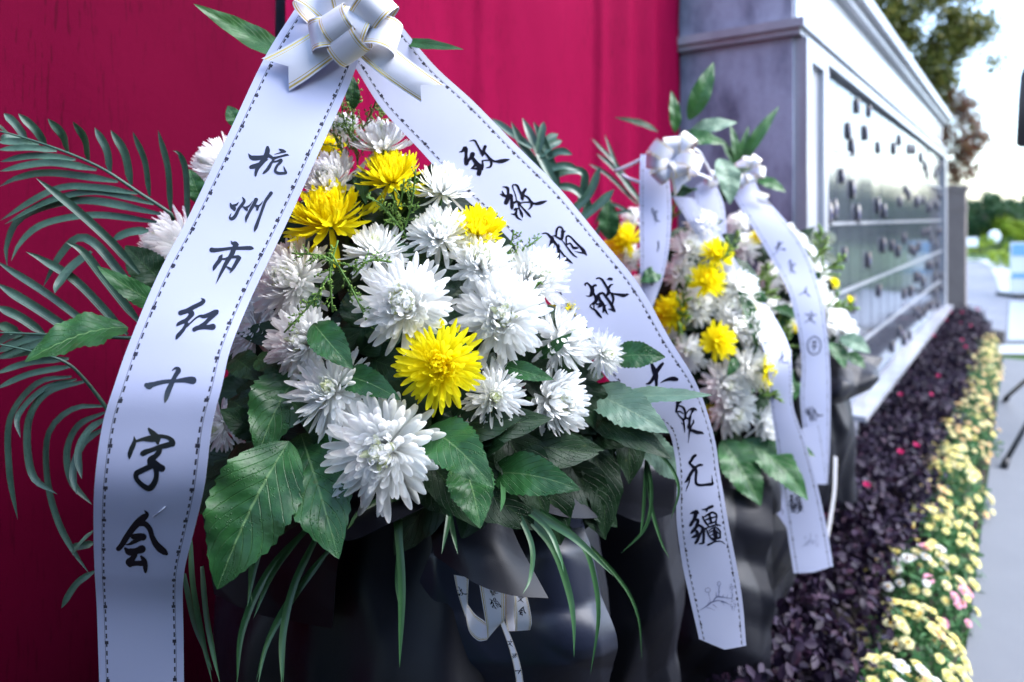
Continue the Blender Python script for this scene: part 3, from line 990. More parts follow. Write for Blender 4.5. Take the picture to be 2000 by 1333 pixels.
band('pavement_border', [G(1850, 684), G(2250, 684)], .55, .012, 'border')
sheet_on_ground('grey_slab', [G(1967, 668), G(1972, 590), G(2150, 590), G(2190, 668)], .016, 'slab')

bed = [WP(s, n, 0) for s, n in ((-2.6, .0), (7.6, .0), (7.6, .62), (-2.6, .62))]
mb = MB()
mb.grid([[WP(s, n, .02 + .03 * math.sin(s * 3 + n * 9)) for n in np.linspace(-.02, .63, 6)] for s in np.linspace(-2.6, 7.4, 40)])
struct(mb.build('flower_bed_soil', 'soil'))
sheet_on_ground('recess_floor', [(p.x, p.y) for p in (WP(-8, -.62, 0), WP(0, -.62, 0), WP(0, .0, 0), WP(-8, .0, 0))], .004, 'soil')

# memorial wall with rows of polished niche panels
wall = empty('memorial_wall', WP(3.3, -.3, 0), 'grey granite memorial wall of polished niche panels dotted with small dark oval portraits', 'memorial wall')
LW = 6.95
mb = MB(); wbox(mb, .002, LW, -.9, -.004, 0, 2.236); mb.build('wall_body', 'dark_stone', wall, smooth=False)
mb = MB(); wbox(mb, .004, LW, -.9, -.006, 2.30, 2.61); mb.build('upper_band', 'dark_stone', wall, smooth=False)
mb = MB(); wbox(mb, .03, LW - .03, -.006, .004, 2.302, 2.608); mb.build('frieze', 'frieze', wall, smooth=False)
mb = MB(); wbox(mb, -.035, LW + .03, -.93, .035, 2.236, 2.262); wbox(mb, -.055, LW + .05, -.95, .055, 2.262, 2.30); mb.build('moulding', 'pale_stone', wall, smooth=False)
mb = MB(); wbox(mb, -.05, LW + .05, -.95, .05, 2.61, 2.66); wbox(mb, -.09, LW + .09, -.99, .09, 2.66, 2.73); mb.build('cornice', 'pale_stone', wall, smooth=False)
mb = MB()
wbox(mb, .02, .11, -.004, .05, 0, 2.232); wbox(mb, .34, .425, -.004, .05, 0, 2.232); wbox(mb, .11, .34, -.004, .05, 2.14, 2.232); wbox(mb, .11, .34, -.004, .022, 0, 2.14)
wbox(mb, LW - .25, LW - .01, -.004, .05, 0, 2.232)
wbox(mb, .425, LW - .25, -.004, .05, 2.185, 2.232)
mb.build('pilaster_frame', 'pale_stone', wall, smooth=False)
rows_z = [2.18, 1.81, 1.42, 1.05, .70, .39]
s0, s1, NP = .43, LW - .255, 18
pw = (s1 - s0) / NP
for r_ in range(5):
    for k in range(NP):
        mb = MB()
        ds = rnd.uniform(-.0012, .0012)
        a_, b_, c_, d_ = WP(s0 + k * pw + .008, .012 + ds, 0), WP(s0 + (k + 1) * pw - .008, .012 - ds, 0), rows_z[r_ + 1] + .012, rows_z[r_] - .012
        back = ND * -.012
        vs = [a_ + UP * c_, b_ + UP * c_, b_ + UP * d_, a_ + UP * d_]
        mb.add(vs + [v + back for v in vs], [(0, 1, 2, 3), (0, 4, 5, 1), (1, 5, 6, 2), (2, 6, 7, 3), (3, 7, 4, 0)])
        mb.build('niche_panel', 'granite', wall, smooth=False)
mb = MB()
for r_ in range(1, 5):
    wbox(mb, s0, s1, -.002, .018, rows_z[r_] - .008, rows_z[r_] + .008)
mb.build('row_rails', 'pale_stone', wall, smooth=False)
mb = MB()
for k in range(NP + 1):
    wbox(mb, s0 + k * pw - .0078, s0 + k * pw + .0078, -.002, .006, rows_z[5] - .01, rows_z[0] + .01)
mb.build('panel_joints', 'rim', wall, smooth=False)
mb = MB(); wbox(mb, 1.02, LW, .0, .115, .340, .370); mb.build('ledge', 'pale_stone', wall, smooth=False)

pm = MB()
e = [(math.cos(t) * .034, math.sin(t) * .052) for t in np.linspace(0, 2 * math.pi, 25)[:-1]]
def ell(k, z):
    return [Vector((x * k, y * k, z)) for x, y in e]
pm.grid([ell(.8, 0), ell(1.0, .006), ell(1.05, .012), ell(.98, .018), ell(.86, .016)], closed=True)
pm.cur = 1
pm.grid([ell(.86, .016), ell(.5, .021), ell(.02, .023)], closed=True)
portrait = pm.mesh('memorial_portrait', ['rim', 'portrait'])
mrot = Matrix((WD, UP, ND)).transposed().to_quaternion()
pr = random.Random(3)
cnt = 0
fixed = {(0, 0): [(.10, .15)], (0, 1): [(.30, -.06)], (0, 2): [(.2, .11), (.05, -.14)], (0, 3): [(.12, -.02), (.25, .13)], (1, 0): [(.16, -.14), (.29, -.12)], (1, 1): [(.13, .06)], (1, 2): [(.05, .0), (.2, -.14)]}
for r_ in range(5):
    for k in range(NP):
        spots = fixed.get((r_, k))
        if spots is None:
            spots = []
            if pr.random() < (.95 if k > 8 else .6):
                spots.append((pr.uniform(.06, pw - .06), pr.uniform(-.13, .1)))
        for ds, dz in spots:
            if cnt >= 96:
                break
            cnt += 1
            put(portrait, 'memorial_portrait', wall, WP(s0 + k * pw + ds, .012, (rows_z[r_] + rows_z[r_ + 1]) / 2 + dz), mrot, pr.uniform(.8, 1.1))

# red cloth hung along the recess, and the wall behind it
CN = -.556                                        # the cloth stands this far behind the memorial wall's face
def s_at(px):
    u = (px - 1000) / FPX
    a0 = C0 + ND * CN
    return (a0.y * u - a0.x) / (WD.x - WD.y * u)
mb = MB(); wbox(mb, -7.5, -.02, CN - .35, CN - .14, 0, 3.4)
tag(mb.build('recess_wall', 'dark_stone', smooth=False), 'dark stone wall showing in the narrow gap between the red cloths behind the bow', 'wall')


def cloth(name, sa, sb, label, folds, phase, lift=0.0, nx=150, nz=60, mat='cloth', drape=1.0):
    nz_ = vnoise(int(phase * 100) + 3)
    mb = MB(); rows = []
    for i in range(nz):
        z = .02 + 3.3 * i / (nz - 1)
        row = []
        for j in range(nx):
            s_ = sa + (sb - sa) * j / (nx - 1)
            y = 0.0
            for (fs, amp, wd, kind) in folds:
                x = (s_ - fs) / wd
                if kind == 'p':
                    y += amp * math.exp(-x * x) * (1 + .25 * math.sin(z * 2.1 + fs * 5))
                else:
                    y += amp / (1 + math.exp(-x * 4))
            y += .010 * nz_((s_ * .8, z * .5, 0), 2.2) + .005 * nz_((s_ * 2, z * 2, 1), 3.0)
            y += drape * .012 * abs(nz_((s_ * 1.6 + .35 * z, z * .35, 2), 3.4)) * (1 + .3 * math.sin(z * 3 + s_ * 2))
            row.append(WP(s_, CN + lift + y, z))
        rows.append(row)
    mb.grid(rows)
    return tag(mb.build(name, mat, solid=.0015), label, 'curtain', 'red cloths hung behind the wreaths')


g0 = s_at(548)
fl = [(s_at(930), .016, .025, 's'), (s_at(965), -.010, .05, 'p'), (s_at(1155), .030, .02, 's')]
for px, amp, wd in ((1175, -.016, .05), (1203, .014, .05), (1228, -.014, .045), (1250, .018, .05), (1274, -.016, .04), (1295, .016, .04), (1310, -.02, .03), (800, .012, .10), (700, -.012, .09), (1060, .012, .09), (880, -.008, .06)):
    fl.append((s_at(px), amp, wd, 'p'))
cloth('red_curtain', g0 + .008, -.006, 'red cloth with vertical folds hung right of the gap, ending at the grey granite pier', fl, .3)
fl2 = [(s_at(x), a_, w_, 'p') for x, a_, w_ in ((470, .006, .05), (380, -.005, .06), (200, .006, .09), (60, -.006, .07), (530, -.01, .02))]
cloth('red_curtain', -7.4, g0 - .012, 'smooth rain-streaked red cloth behind the palm fronds, left of the gap', fl2, .7, nx=220, mat='shaded_wet_cloth', drape=.25)

# pillar at the far end of the wall
mb = MB()
pc = Vector((5.86, 9.05, 0))
for w_, z0, z1 in ((.27, 0, 1.55), (.29, 1.55, 1.60), (.27, 1.60, 1.80), (.31, 1.80, 1.87)):
    mb.box(pc + UP * (z0 + z1) / 2, (w_, w_, z1 - z0), (WD, ND, UP))
tag(mb.build('stone_pillar', 'pillar', smooth=False), 'brownish stone pillar standing at the far end of the memorial wall', 'pillar')


# ------------------------------------------------------------------ foliage clouds
def leafquads(mb, centers, length, width, rs, up_bias=.4, normals=None, six=True):
    """small folded leaves at centers (n x 3)"""
    n = len(centers)
    d = rs.normal(size=(n, 3)); d[:, 2] += up_bias * .3
    d /= np.linalg.norm(d, axis=1)[:, None]
    k = rs.normal(size=(n, 3)) * .6
    if normals is not None:
        k = k + normals
    k[:, 2] += up_bias
    k -= d * (k * d).sum(1)[:, None]
    k /= np.linalg.norm(k, axis=1)[:, None] + 1e-9
    s_ = np.cross(d, k)
    L = length * rs.uniform(.6, 1.25, n)[:, None]
    Wd = width * rs.uniform(.7, 1.2, n)[:, None]
    c = np.asarray(centers)
    a = c; t = c + d * L
    m1, m2 = c + d * L * .35, c + d * L * .72
    rv = rs.uniform(0, 1, n)
    vs, fs = [], []
    if six:
        arr = np.stack([a, m1 + s_ * Wd * .5 + k * Wd * .12, m2 + s_ * Wd * .42 + k * Wd * .1, t, m2 - s_ * Wd * .42 + k * Wd * .1, m1 - s_ * Wd * .5 + k * Wd * .12], 1)
        o = np.arange(n) * 6
        f = [(int(i), int(i + 1), int(i + 2), int(i + 3)) for i in o] + [(int(i), int(i + 3), int(i + 4), int(i + 5)) for i in o]
        mb.add(arr.reshape(-1, 3).tolist(), f, r=np.repeat(rv, 6).tolist())
    else:
        arr = np.stack([a, m1 + s_ * Wd * .5, t, m1 - s_ * Wd * .5], 1)
        o = np.arange(n) * 4
        mb.add(arr.reshape(-1, 3).tolist(), [(int(i), int(i + 1), int(i + 2), int(i + 3)) for i in o], r=np.repeat(rv, 4).tolist())


def shrub_mesh(seed, n=2000, rx=.30, ry=.20, h=.33):
    rs = np.random.RandomState(seed)
    mb = MB()
    k = 60
    a = rs.uniform(0, 6.28, k); q = np.sqrt(rs.uniform(0, 1, k))
    cx, cy = rx * q * np.cos(a), ry * q * np.sin(a)
    cz = h * (.55 + .45 * np.sqrt(np.maximum(0, 1 - q ** 3))) * rs.uniform(.75, 1.05, k)
    ii = rs.randint(0, k, n)
    c = np.stack([cx[ii], cy[ii], cz[ii]], 1)
    v = rs.normal(size=(n, 3)); v /= np.linalg.norm(v, axis=1)[:, None]
    c = c + v * (rs.uniform(.2, 1, n)[:, None] * np.array([.075, .075, .065]))
    low = rs.rand(n) < .25
    c[low, 2] *= rs.uniform(.2, .9, low.sum())
    leafquads(mb, c, .034, .020, rs, .7, v)
    return mb.mesh('hedge_leaves', 'purple_leaves')


def bloom_mesh(name, mat, petals=15, layers=2, seed=0):
    rs = random.Random(seed)
    mb = MB()
    for l in range(layers):
        for i in range(petals):
            a = (i + .5 * l) * 2 * math.pi / petals + rs.uniform(-.08, .08)
            e = R(12 + 26 * l + rs.uniform(-10, 10)); L = 1 - .28 * l
            r0 = Vector((math.cos(a), math.sin(a), 0)); t = Vector((-math.sin(a), math.cos(a), 0))
            d = r0 * math.cos(e) + UP * math.sin(e)
            rows = []
            for s_, w_ in ((.15, .08), (.55, .19), (.85, .18), (1.0, .07)):
                p = d * (L * s_) + UP * (-.15 * s_ * s_)
                rows.append([p - t * w_, p + UP * -.03, p + t * w_])
            mb.grid(rows)
    mb.cur = 1
    mb.lathe([(.30, .10), (.26, .22), (.15, .29), (.01, .31)], (0, 0, 0), 10)
    mb.cur = 2
    mb.tube([(0, 0, .1), (.05, 0, -1.5), (0, .1, -3.2)], .05, 4)
    return mb.mesh(name, [mat, 'disc', 'stem'])


BL = {k: bloom_mesh('bloom', 'bloom_' + k, seed=i) for i, k in enumerate(('yellow', 'cream', 'apricot', 'white', 'pink'))}
mag = MB()
for i in range(14):
    a_ = i * 2.4
    d_ = Vector((math.cos(a_) * .7, math.sin(a_) * .7, .6)).normalized()
    add_strip(mag, [Vector((0, 0, 0)), d_ * .6 + UP * .1, d_ * 1.0 - UP * .1], .16, (0, 0, 1), n=5, m=3)
mag = mag.mesh('pink_flower', 'bloom_magenta')

shr = [shrub_mesh(s_) for s_ in (1, 2, 3)]
hr = random.Random(9)
PL = ['nearest the bottom edge beside the black wrapping', 'just behind the bottommost bush', 'under the hanging white ribbon ends']
n_h = 17
for i in range(n_h):
    s_ = -1.25 + i * .50
    n_ = .26 + hr.uniform(-.02, .02)
    loc = WP(s_, n_, .0)
    h = empty('purple_shrub', loc, 'dark purple-leaved bush, number %d in the hedge counting from the camera' % (i + 1), 'shrub', 'purple bushes of the hedge along the memorial wall')
    q = Quaternion(UP, hr.uniform(-.4, .4) + math.atan2(WD.y, WD.x) + (math.pi if hr.random() < .5 else 0))
    put(shr[i % 3], 'foliage', h, loc, q, (1, 1, hr.uniform(.92, 1.08)))
    for k in range(hr.choice([0, 1, 2, 2])):
        p = loc + WD * hr.uniform(-.2, .2) + ND * hr.uniform(-.15, .15) + UP * hr.uniform(.34, .40)
        put(mag, 'pink_flower', h, p, Vector((hr.uniform(-.5, .5), -.6, 1)).to_track_quat('Z', 'Y'), .022)


def mound(seed, n=760, rr=.175, h=.25):
    rs = np.random.RandomState(seed)
    mb = MB()
    v = rs.normal(size=(n, 3)); v[:, 2] = np.abs(v[:, 2]); v /= np.linalg.norm(v, axis=1)[:, None]
    c = v * np.array([rr, rr, h]) * rs.uniform(.35, 1, n)[:, None] ** .5
    leafquads(mb, c, .040, .012, rs, .5, v)
    return mb.mesh('mound_leaves', 'daisy_leaves')


mnd = [mound(s_) for s_ in (4, 5)]
dr = random.Random(12)
n_d = 19
ORD = ['nearest', 'second nearest', 'third nearest', 'fourth nearest', 'fifth nearest', 'sixth nearest', 'seventh nearest', 'eighth nearest', 'ninth nearest', 'middle', 'ninth farthest', 'eighth farthest', 'seventh farthest', 'sixth farthest', 'fifth farthest', 'fourth farthest', 'third farthest', 'second farthest', 'farthest']
for i in range(n_d):
    s_ = -1.02 + i * .385 + dr.uniform(-.05, .05)
    n_ = .475 + dr.uniform(-.03, .03) + (.03 if i < 6 else 0)
    loc = WP(s_, n_, 0)
    near = i < 7
    pal = (['yellow'] * 6 + ['cream'] * 3 + ['apricot']) if near else (['cream'] * 4 + ['apricot'] * 4 + ['yellow'] * 1)
    tone = 'yellow and cream' if near else 'cream and apricot'
    if i in (0, 2):
        pal = ['yellow'] * 4 + ['cream'] * 3 + ['white'] * 2 + ['pink'] * 2; tone = 'yellow, white and pink'
    dp = empty('daisy_plant', loc, 'green plant with %s daisies, %s along the border' % (tone, ORD[i]), 'flower plant', 'daisy plants along the pavement edge')
    big = dr.uniform(.74, 1.08)
    put(mnd[i % 2], 'foliage', dp, loc, Quaternion(UP, dr.uniform(0, 6)), big)
    nb = 74 if i < 8 else 52
    for k in range(nb):
        v = Vector((dr.gauss(0, 1), dr.gauss(0, 1), abs(dr.gauss(0, .9)) + .25)).normalized()
        p = loc + Vector((v.x * .185, v.y * .185, v.z * .265)) * big * dr.uniform(.88, 1.1)
        nn = (v + UP * .5 + Vector((0, -.25, 0))).normalized()
        colr = dr.choice(pal)
        if 'pink' in pal and v.dot(ND) > .6 and dr.random() < .5:
            colr = 'pink'
        put(BL[colr], 'bloom', dp, p, nn.to_track_quat('Z', 'Y') @ Quaternion(UP, dr.uniform(0, 6)), dr.uniform(.013, .021))


def tree(name, base, crown_c, rad, n, mat, label, seed, leaf_len=.09, trunk=.09, clumps=60, cat='tree', group=None, limbs=7, extra=()):
    rs = np.random.RandomState(seed)
    t = empty(name, base, label, cat, group)
    cc = np.array(crown_c)
    v = rs.normal(size=(clumps, 3)); v /= np.linalg.norm(v, axis=1)[:, None]
    cen = cc + v * np.array(rad) * (rs.uniform(.25, 1, clumps)[:, None] ** .6)
    if extra:
        cen = np.vstack([cen, np.array(extra)])
    ii = rs.randint(0, len(cen), n)
    sz = rs.uniform(.12, .30, len(cen)) * np.mean(rad)
    w_ = rs.normal(size=(n, 3)); w_ /= np.linalg.norm(w_, axis=1)[:, None]
    c = cen[ii] + w_ * (sz[ii] * rs.uniform(.1, 1, n) ** .7)[:, None]
    mb = MB(); leafquads(mb, c, leaf_len, leaf_len * .5, rs, .5, w_, six=False)
    mb.build('crown', mat, t)
    mb = MB()
    b = Vector(base); top = Vector(crown_c)
    mb.tube([b, b.lerp(top, .4) + Vector((.05, .03, 0)), b.lerp(top, .8), top], [trunk, trunk * .75, trunk * .5, trunk * .25], 8)
    for k in range(limbs):
        e_ = Vector(cen[rs.randint(0, len(cen))])
        s_ = b.lerp(top, rs.uniform(.45, .8))
        mb.tube([s_, s_.lerp(e_, .5) + Vector((0, 0, .08 * rad[2])), e_], [trunk * .4, trunk * .25, trunk * .1], 5)
    mb.build('trunk', 'bark', t)
    return t


# tree leaning over the far part of the wall, red-tinged bush under it
tc = P(1775, 60, 10.5)
ex = [tuple(P(x, y, 9.8 + .02 * i)) for i, (x, y) in enumerate(((1860, 100), (1880, 85), (1900, 70), (1925, 60), (1935, 45), (1910, 62), (1940, 128), (1860, 30), (1845, 150), (1836, 130), (1850, 60), (1830, 190), (1700, -40), (1720, -20), (1760, 90), (1745, 40)))]
tree('broadleaf_tree', (tc.x - .4, 10.9, 0), tuple(tc), (1.0, .9, 1.6), 24000, 'olive_crown', 'olive green broadleaf tree rising behind the far part of the memorial wall', 21, .080, .09, 130, extra=ex)
tc = P(1868, 275, 10.0)
tree('red_leaved_tree', (tc.x, 10.0, 0), tuple(tc), (.36, .34, .85), 11000, 'red_crown', 'small tree with reddish brown leaves standing behind the stone pillar', 22, .045, .035, 170, extra=[tuple(P(x, y, 9.9)) for x, y in ((1900, 300), (1895, 265), (1890, 340), (1925, 268), (1885, 225))])

# far green park seen past the wall
far = [(1922, 418, 34, 1.55, 'deep_crown', 'round dark green tree beyond the plaza, the one nearest the stone pillar'),
       (2000, 428, 36, 1.5, 'deep_crown', 'green tree beyond the plaza at the right edge, behind the blue sign'),
       (1965, 455, 33, .95, 'lime_bush', 'light green bushy tree between the two dark park trees')]
for k, (px, py, d, r_, mat, lab) in enumerate(far):
    c = P(px, py, d)
    tree('park_tree', (c.x, d, 0), tuple(c), (r_, r_, r_ * .75), 7000, mat, lab, 40 + k, .16, .12, 60, group='trees of the far park')
for k, (px, py, d, r_, mat, lab) in enumerate(((1915, 486, 27, .9, 'lime_bush', 'low yellow-green clipped bush on the far lawn beyond the plaza'), (1960, 482, 28, .75, 'deep_crown', 'low dark green clipped bush on the far lawn behind the blue sign'),
                                               (1985, 512, 20, .7, 'lime_bush', 'low bright green bush at the plaza edge left of the blue sign'), (1850, 500, 9.3, .12, 'lime_bush', 'small climbing plant on the left side of the stone pillar'))):
    c = P(px, py, d)
    tree('clipped_bush', (c.x, d, 0), tuple(c), (r_ * 1.5, r_, r_ * .5), 1500, mat, lab, 50 + k, .1 if d > 12 else .05, .03, 24, cat='bush', limbs=2)
# wood around the far lawn (it also stands in the reflections of the polished panels)
rs = np.random.RandomState(77)
mb = MB()
for k in range(130):
    az = R(-10 + 100 * k / 129 + rs.uniform(-1, 1)); d = rs.uniform(44, 60); h = rs.uniform(1.2, 3.2) * (1 if az < R(38) else 1.4)
    n = 260
    w_ = rs.normal(size=(n, 3)); w_ /= np.linalg.norm(w_, axis=1)[:, None]
    c = np.array([math.sin(az) * d, math.cos(az) * d, h * .5]) + w_ * np.array([1.9, 1.9, h * .55]) * rs.uniform(.5, 1, n)[:, None]
    leafquads(mb, c, .55, .34, rs, .5, w_, six=False)
o = mb.build('far_wood', 'deep_crown'); tag(o, 'distant green wood closing the lawn beyond the plaza', 'wood', kind='stuff')
for k, (az, d, r_) in enumerate(((44, 17, 1.5), (48, 15, 1.3), (41.5, 21, 1.6), (52, 13, 1.2))):
    x, y = math.sin(R(az)) * d, math.cos(R(az)) * d
    tree('lawn_tree', (x, y, 0), (x, y, 1.55), (r_, r_, .95), 1900, 'deep_crown', 'dark green lawn tree mirrored in the polished niche panels, %s' % ('nearest of the four', 'second of the four', 'farthest of the four', 'rightmost of the four')[[1, 2, 3, 0].index(k) if False else k], 60 + k, .16, .1, 30, group='lawn trees mirrored in the niche panels')

# signs
def board(name, px, py, w_, h_, d, label, mats, leg=True, base=False, rnd_=False):
    c = P(px, py, d)
    t = empty(name, (c.x, d, 0), label, 'sign')
    mb = MB()
    if rnd_:
        ax = (Vector((1, 0, 0)), UP, Vector((0, -1, 0)))
        mb.lathe([(.01, .03), (w_ * .42, .03), (w_ * .5, .015), (w_ * .5, -.015), (.01, -.03)], c, 24, ax)
    else:
        mb.box(c, (w_, .03, h_))
    mb.build('panel', mats[0], t, smooth=False)
    if len(mats) > 1:
        for zz, hh in ((.36, .22), (-.12, .10)):
            mb = MB(); mb.box(c + Vector((0, -.018, h_ * zz)), (w_ * .92, .008, h_ * hh)); mb.build('picture_band', mats[1], t, smooth=False)
    mb = MB(); z = c.z - h_ / 2
    for x in (-.3, .3):
        mb.tube([(c.x + x * w_, d + .02, 0), (c.x + x * w_, d + .02, z + .05)], .02, 6)
    mb.build('post', 'black_metal', t)
    if base:
        mb = MB(); mb.box((c.x, d, .035), (w_ * 1.35, .55, .07)); mb.build('base', 'black_metal', t, smooth=False)


board('display_board', 1996, 526, .42, .98, 12.5, 'narrow blue and white display board on a black foot at the plaza edge', ['sign_white', 'sign_blue'], base=True)
board('park_sign', 1895, 473, .55, .34, 26, 'small pale rectangular sign on the far lawn, left of the round one', ['sign_white'])
board('park_sign', 1942, 462, .5, .5, 27, 'small round white sign on the far lawn, right of the rectangular one', ['sign_white'], rnd_=True)

# tripod stand and the black case on top of it, cut by the right edge of the photo
ap = Vector((3.73, 4.5, .68))
st = empty('tripod_stand', (ap.x, ap.y, 0), 'thin black metal tripod stand on the pavement at the right edge', 'stand')
mb = MB(); mb.tube([(ap.x, ap.y, .28), (ap.x, ap.y, 2.02)], .018, 10); mb.build('pole', 'black_metal', st)
mb = MB(); mb.tube([(ap.x, ap.y, .60), (ap.x, ap.y, .74)], .032, 10); mb.build('collar', 'black_metal', st)
for f_ in ((2.845, 3.95), (3.90, 5.40), (4.6, 3.95)):
    mb = MB(); f3 = Vector((f_[0], f_[1], .02)); mb.tube([ap, f3], .014, 8)
    lg = mb.build('leg', 'black_metal', st)
    mb = MB(); mb.tube([f3 + (ap - f3).normalized() * .05, f3 - UP * .015], .02, 8); mb.build('rubber_foot', 'black_plastic', lg)
    mb = MB(); mb.tube([Vector((ap.x, ap.y, .36)), f3.lerp(ap, .45)], .008, 6); mb.build('brace', 'black_metal', st)
mb = MB()
rows = []
for z, hw, hd in ((1.93, .02, .02), (1.93, .29, .19), (1.95, .31, .20), (2.25, .30, .19), (2.42, .29, .18), (2.60, .23, .15), (2.74, .20, .13), (2.76, .02, .02)):
    rows.append([Vector((ap.x + hw * (abs(math.cos(t)) ** .35) * (1 if math.cos(t) >= 0 else -1), ap.y + hd * (abs(math.sin(t)) ** .35) * (1 if math.sin(t) >= 0 else -1), z)) for t in np.linspace(0, 2 * math.pi, 25)[:-1]])
mb.grid(rows, closed=True)
sp = empty('loudspeaker', (ap.x, ap.y, 1.93), 'black tapered loudspeaker cabinet mounted on the tripod at the top right corner', 'loudspeaker')
mb.build('cabinet', 'black_plastic', sp)
mb = MB(); mb.tube([(ap.x - .06, ap.y - .16, 2.745), (ap.x - .06, ap.y - .1, 2.80), (ap.x + .06, ap.y - .1, 2.80), (ap.x + .06, ap.y - .1, 2.745)], .012, 6); mb.build('handle', 'black_metal', sp)

# unseen hedge added behind the viewpoint to block sky light from the cloth
rs = np.random.RandomState(5)
n = 9000
q = np.stack([rs.uniform(-9, -1.5, n), 1.72 + np.abs(rs.normal(0, .05, n)), rs.uniform(.02, 2.75, n)], 1)
c = np.array([WP(*x) for x in q])
mb = MB(); leafquads(mb, c, .13, .08, rs, .3, np.tile(-np.array(ND), (n, 1)))
hd = empty('added_shade_hedge', WP(-5, 2.1, 0), 'unseen tall dark hedge added behind the viewer to shade the red cloth', 'hedge')
mb.build('foliage', 'deep_crown', hd)
mb = MB(); wbox(mb, -9, -1.5, 1.78, 2.5, 0, 2.7); mb.build('blocker_core', 'deep_crown', hd)


# ------------------------------------------------------------------ wreath pieces
def dsh(name, root, grid, mat='wrap', nu=60, nv=50, wrinkle=.006, seed=1, freq=9, parent=None):
    """crumpled paper sheet through a grid of (px, py, depth)"""
    rows = [cr([P(*q) for q in r], nu) for r in grid]
    cols = [cr([rows[i][j] for i in range(len(rows))], nv) for j in range(nu)]
    nz = vnoise(seed); cz = creases(seed)
    mb = MB()
    out = []
    for i in range(nv):
        row = []
        for j in range(nu):
            p = Vector(cols[j][i])
            p = p + Vector((.3, -1, .4)) * (wrinkle * (1.3 * cz(p * (freq / 3)) + .35 * nz(p, freq)))
            row.append(p)
        out.append(row)
    mb.grid(out)
    return mb.build(name, mat, parent or root, solid=.0008)


def body(root, cx, cy, prof, seed, amp=.022, seg=160, folds=11, name='wrapping'):
    """paper-wrapped bucket: profile of (z, radius), gathered and crumpled"""
    nz = vnoise(seed); cz = creases(seed, 7)
    mb = MB(); rows = []
    pr_ = cr([(r, 0, z) for z, r in prof], 90)
    for r, _, z in pr_:
        row = []
        for k in range(seg):
            t = k * 2 * math.pi / seg
            q = nz((math.cos(t) * 1.2, math.sin(t) * 1.2, z * 2.2), 2.6)
            f_ = math.sin(t * folds + 2.2 * q + z * 3)
            rr = r + amp * (.7 * q + 1.1 * cz((2.4 * (cx + r * math.cos(t)), 2.4 * (cy + r * math.sin(t)), z * 1.4)) + .45 * (1 - abs(f_)))
            row.append(Vector((cx + rr * math.cos(t), cy + rr * math.sin(t), z)))
        rows.append(row)
    mb.grid(rows, closed=True)
    return mb.build(name, 'wrap', root)


def foam(root, c, r):
    mb = MB()
    nz = vnoise(5)
    rows = []
    for i in range(15):
        a = math.pi * i / 14
        rows.append([Vector((c[0] + r[0] * math.sin(a) * math.cos(t), c[1] + r[1] * math.sin(a) * math.sin(t), c[2] + r[2] * math.cos(a))) for t in np.linspace(0, 2 * math.pi, 29)[:-1]])
    mb.grid(rows, closed=True)
    return mb.build('floral_foam', 'foam', root)


def sprig(root, pl, d0, d1, side=.030, step=.0055, seed=0, bud=.0016, name='filler_sprig'):
    """feathery filler: a stem with short side shoots carrying tiny buds"""
    r = random.Random(seed)
    c = cr(pts3(pl, d0, d1), 40)
    mb = MB()
    mb.tube([Vector(x) for x in c[::3]], .0012, 5)
    L = sum(np.linalg.norm(c[i + 1] - c[i]) for i in range(39))
    k = int(L / step)
    V, F, RV = [], [], []
    for i in range(k):
        v = .12 + .88 * i / k
        p = Vector(c[min(39, int(v * 39))])
        t = Vector(c[min(39, int(v * 39) + 1)] - c[max(0, int(v * 39) - 1)]).normalized()
        a = r.uniform(0, 6.28)
        u_ = t.orthogonal().normalized()
        w_ = t.cross(u_)
        d = (u_ * math.cos(a) + w_ * math.sin(a) + t * r.uniform(.5, 1.3)).normalized()
        ln = side * (1 - .75 * v) * r.uniform(.5, 1.1) + .004
        mb.tube([p, p + d * ln], .0006, 3, cap=False)
        m = max(3, int(ln / .0024))
        for j in range(m):
            b = p + d * (ln * (j + .6) / m) + Vector((r.gauss(0, .0014), r.gauss(0, .0014), r.gauss(0, .0014)))
            z = (d + Vector((r.gauss(0, .6), r.gauss(0, .6), r.gauss(0, .6) + .3))).normalized()
            x = z.orthogonal().normalized(); y = z.cross(x)
            s_ = bud * r.uniform(.7, 1.5)
            o = len(V)
            V += [b - z * s_ * 1.1, b + x * s_ * .8, b + y * s_ * .8, b - x * s_ * .8, b - y * s_ * .8, b + z * s_ * 1.9]
            F += [(o, o + 2, o + 1), (o, o + 3, o + 2), (o, o + 4, o + 3), (o, o + 1, o + 4), (o + 5, o + 1, o + 2), (o + 5, o + 2, o + 3), (o + 5, o + 3, o + 4), (o + 5, o + 4, o + 1)]
            RV += [r.random()] * 6
    mb.add(V, F, r=RV)
    return mb.build(name, 'sprig', root)


def bow_loop(root, k, out, length, width, wdir, fat=.45, d=None):
    """one satin loop leaving the knot k towards out; wdir is across the ribbon"""
    k, out, wdir = Vector(k), Vector(out).normalized(), Vector(wdir)
    wdir = (wdir - out * wdir.dot(out)).normalized()
    thick = out.cross(wdir).normalized()
    if thick.y > 0:
        thick = -thick
    mb = MB(); rows, uvs = [], []
    for i in range(29):
        t = i / 28
        a = t * 2 * math.pi
        x = length * (1 - math.cos(a)) / 2
        y = length * fat * math.sin(a) * (.35 + .65 * (1 - math.cos(a)) / 2)
        pinch = .45 + .55 * min(1, 2.6 * (1 - math.cos(a)) / 2)
        row = []
        for j in range(5):
            q = j / 4 * 2 - 1
            row.append(k + out * x + thick * y + wdir * (q * width / 2 * pinch) + thick * (.02 * width * (1 - q * q) * (1 if y >= 0 else -1)))
            uvs.append((.002 + .996 * j / 4, t * length * 2.2 + .001))
        rows.append(row)
    mb.grid(rows, uvs=uvs)
    return mb.build('bow_loop', 'bow', root, solid=.0004)


def bow_tail(root, pairs, notch):
    return Ribbon(root, pairs, mat='bow', name='bow_tail', n=30, bulge=.003, notch=notch).o


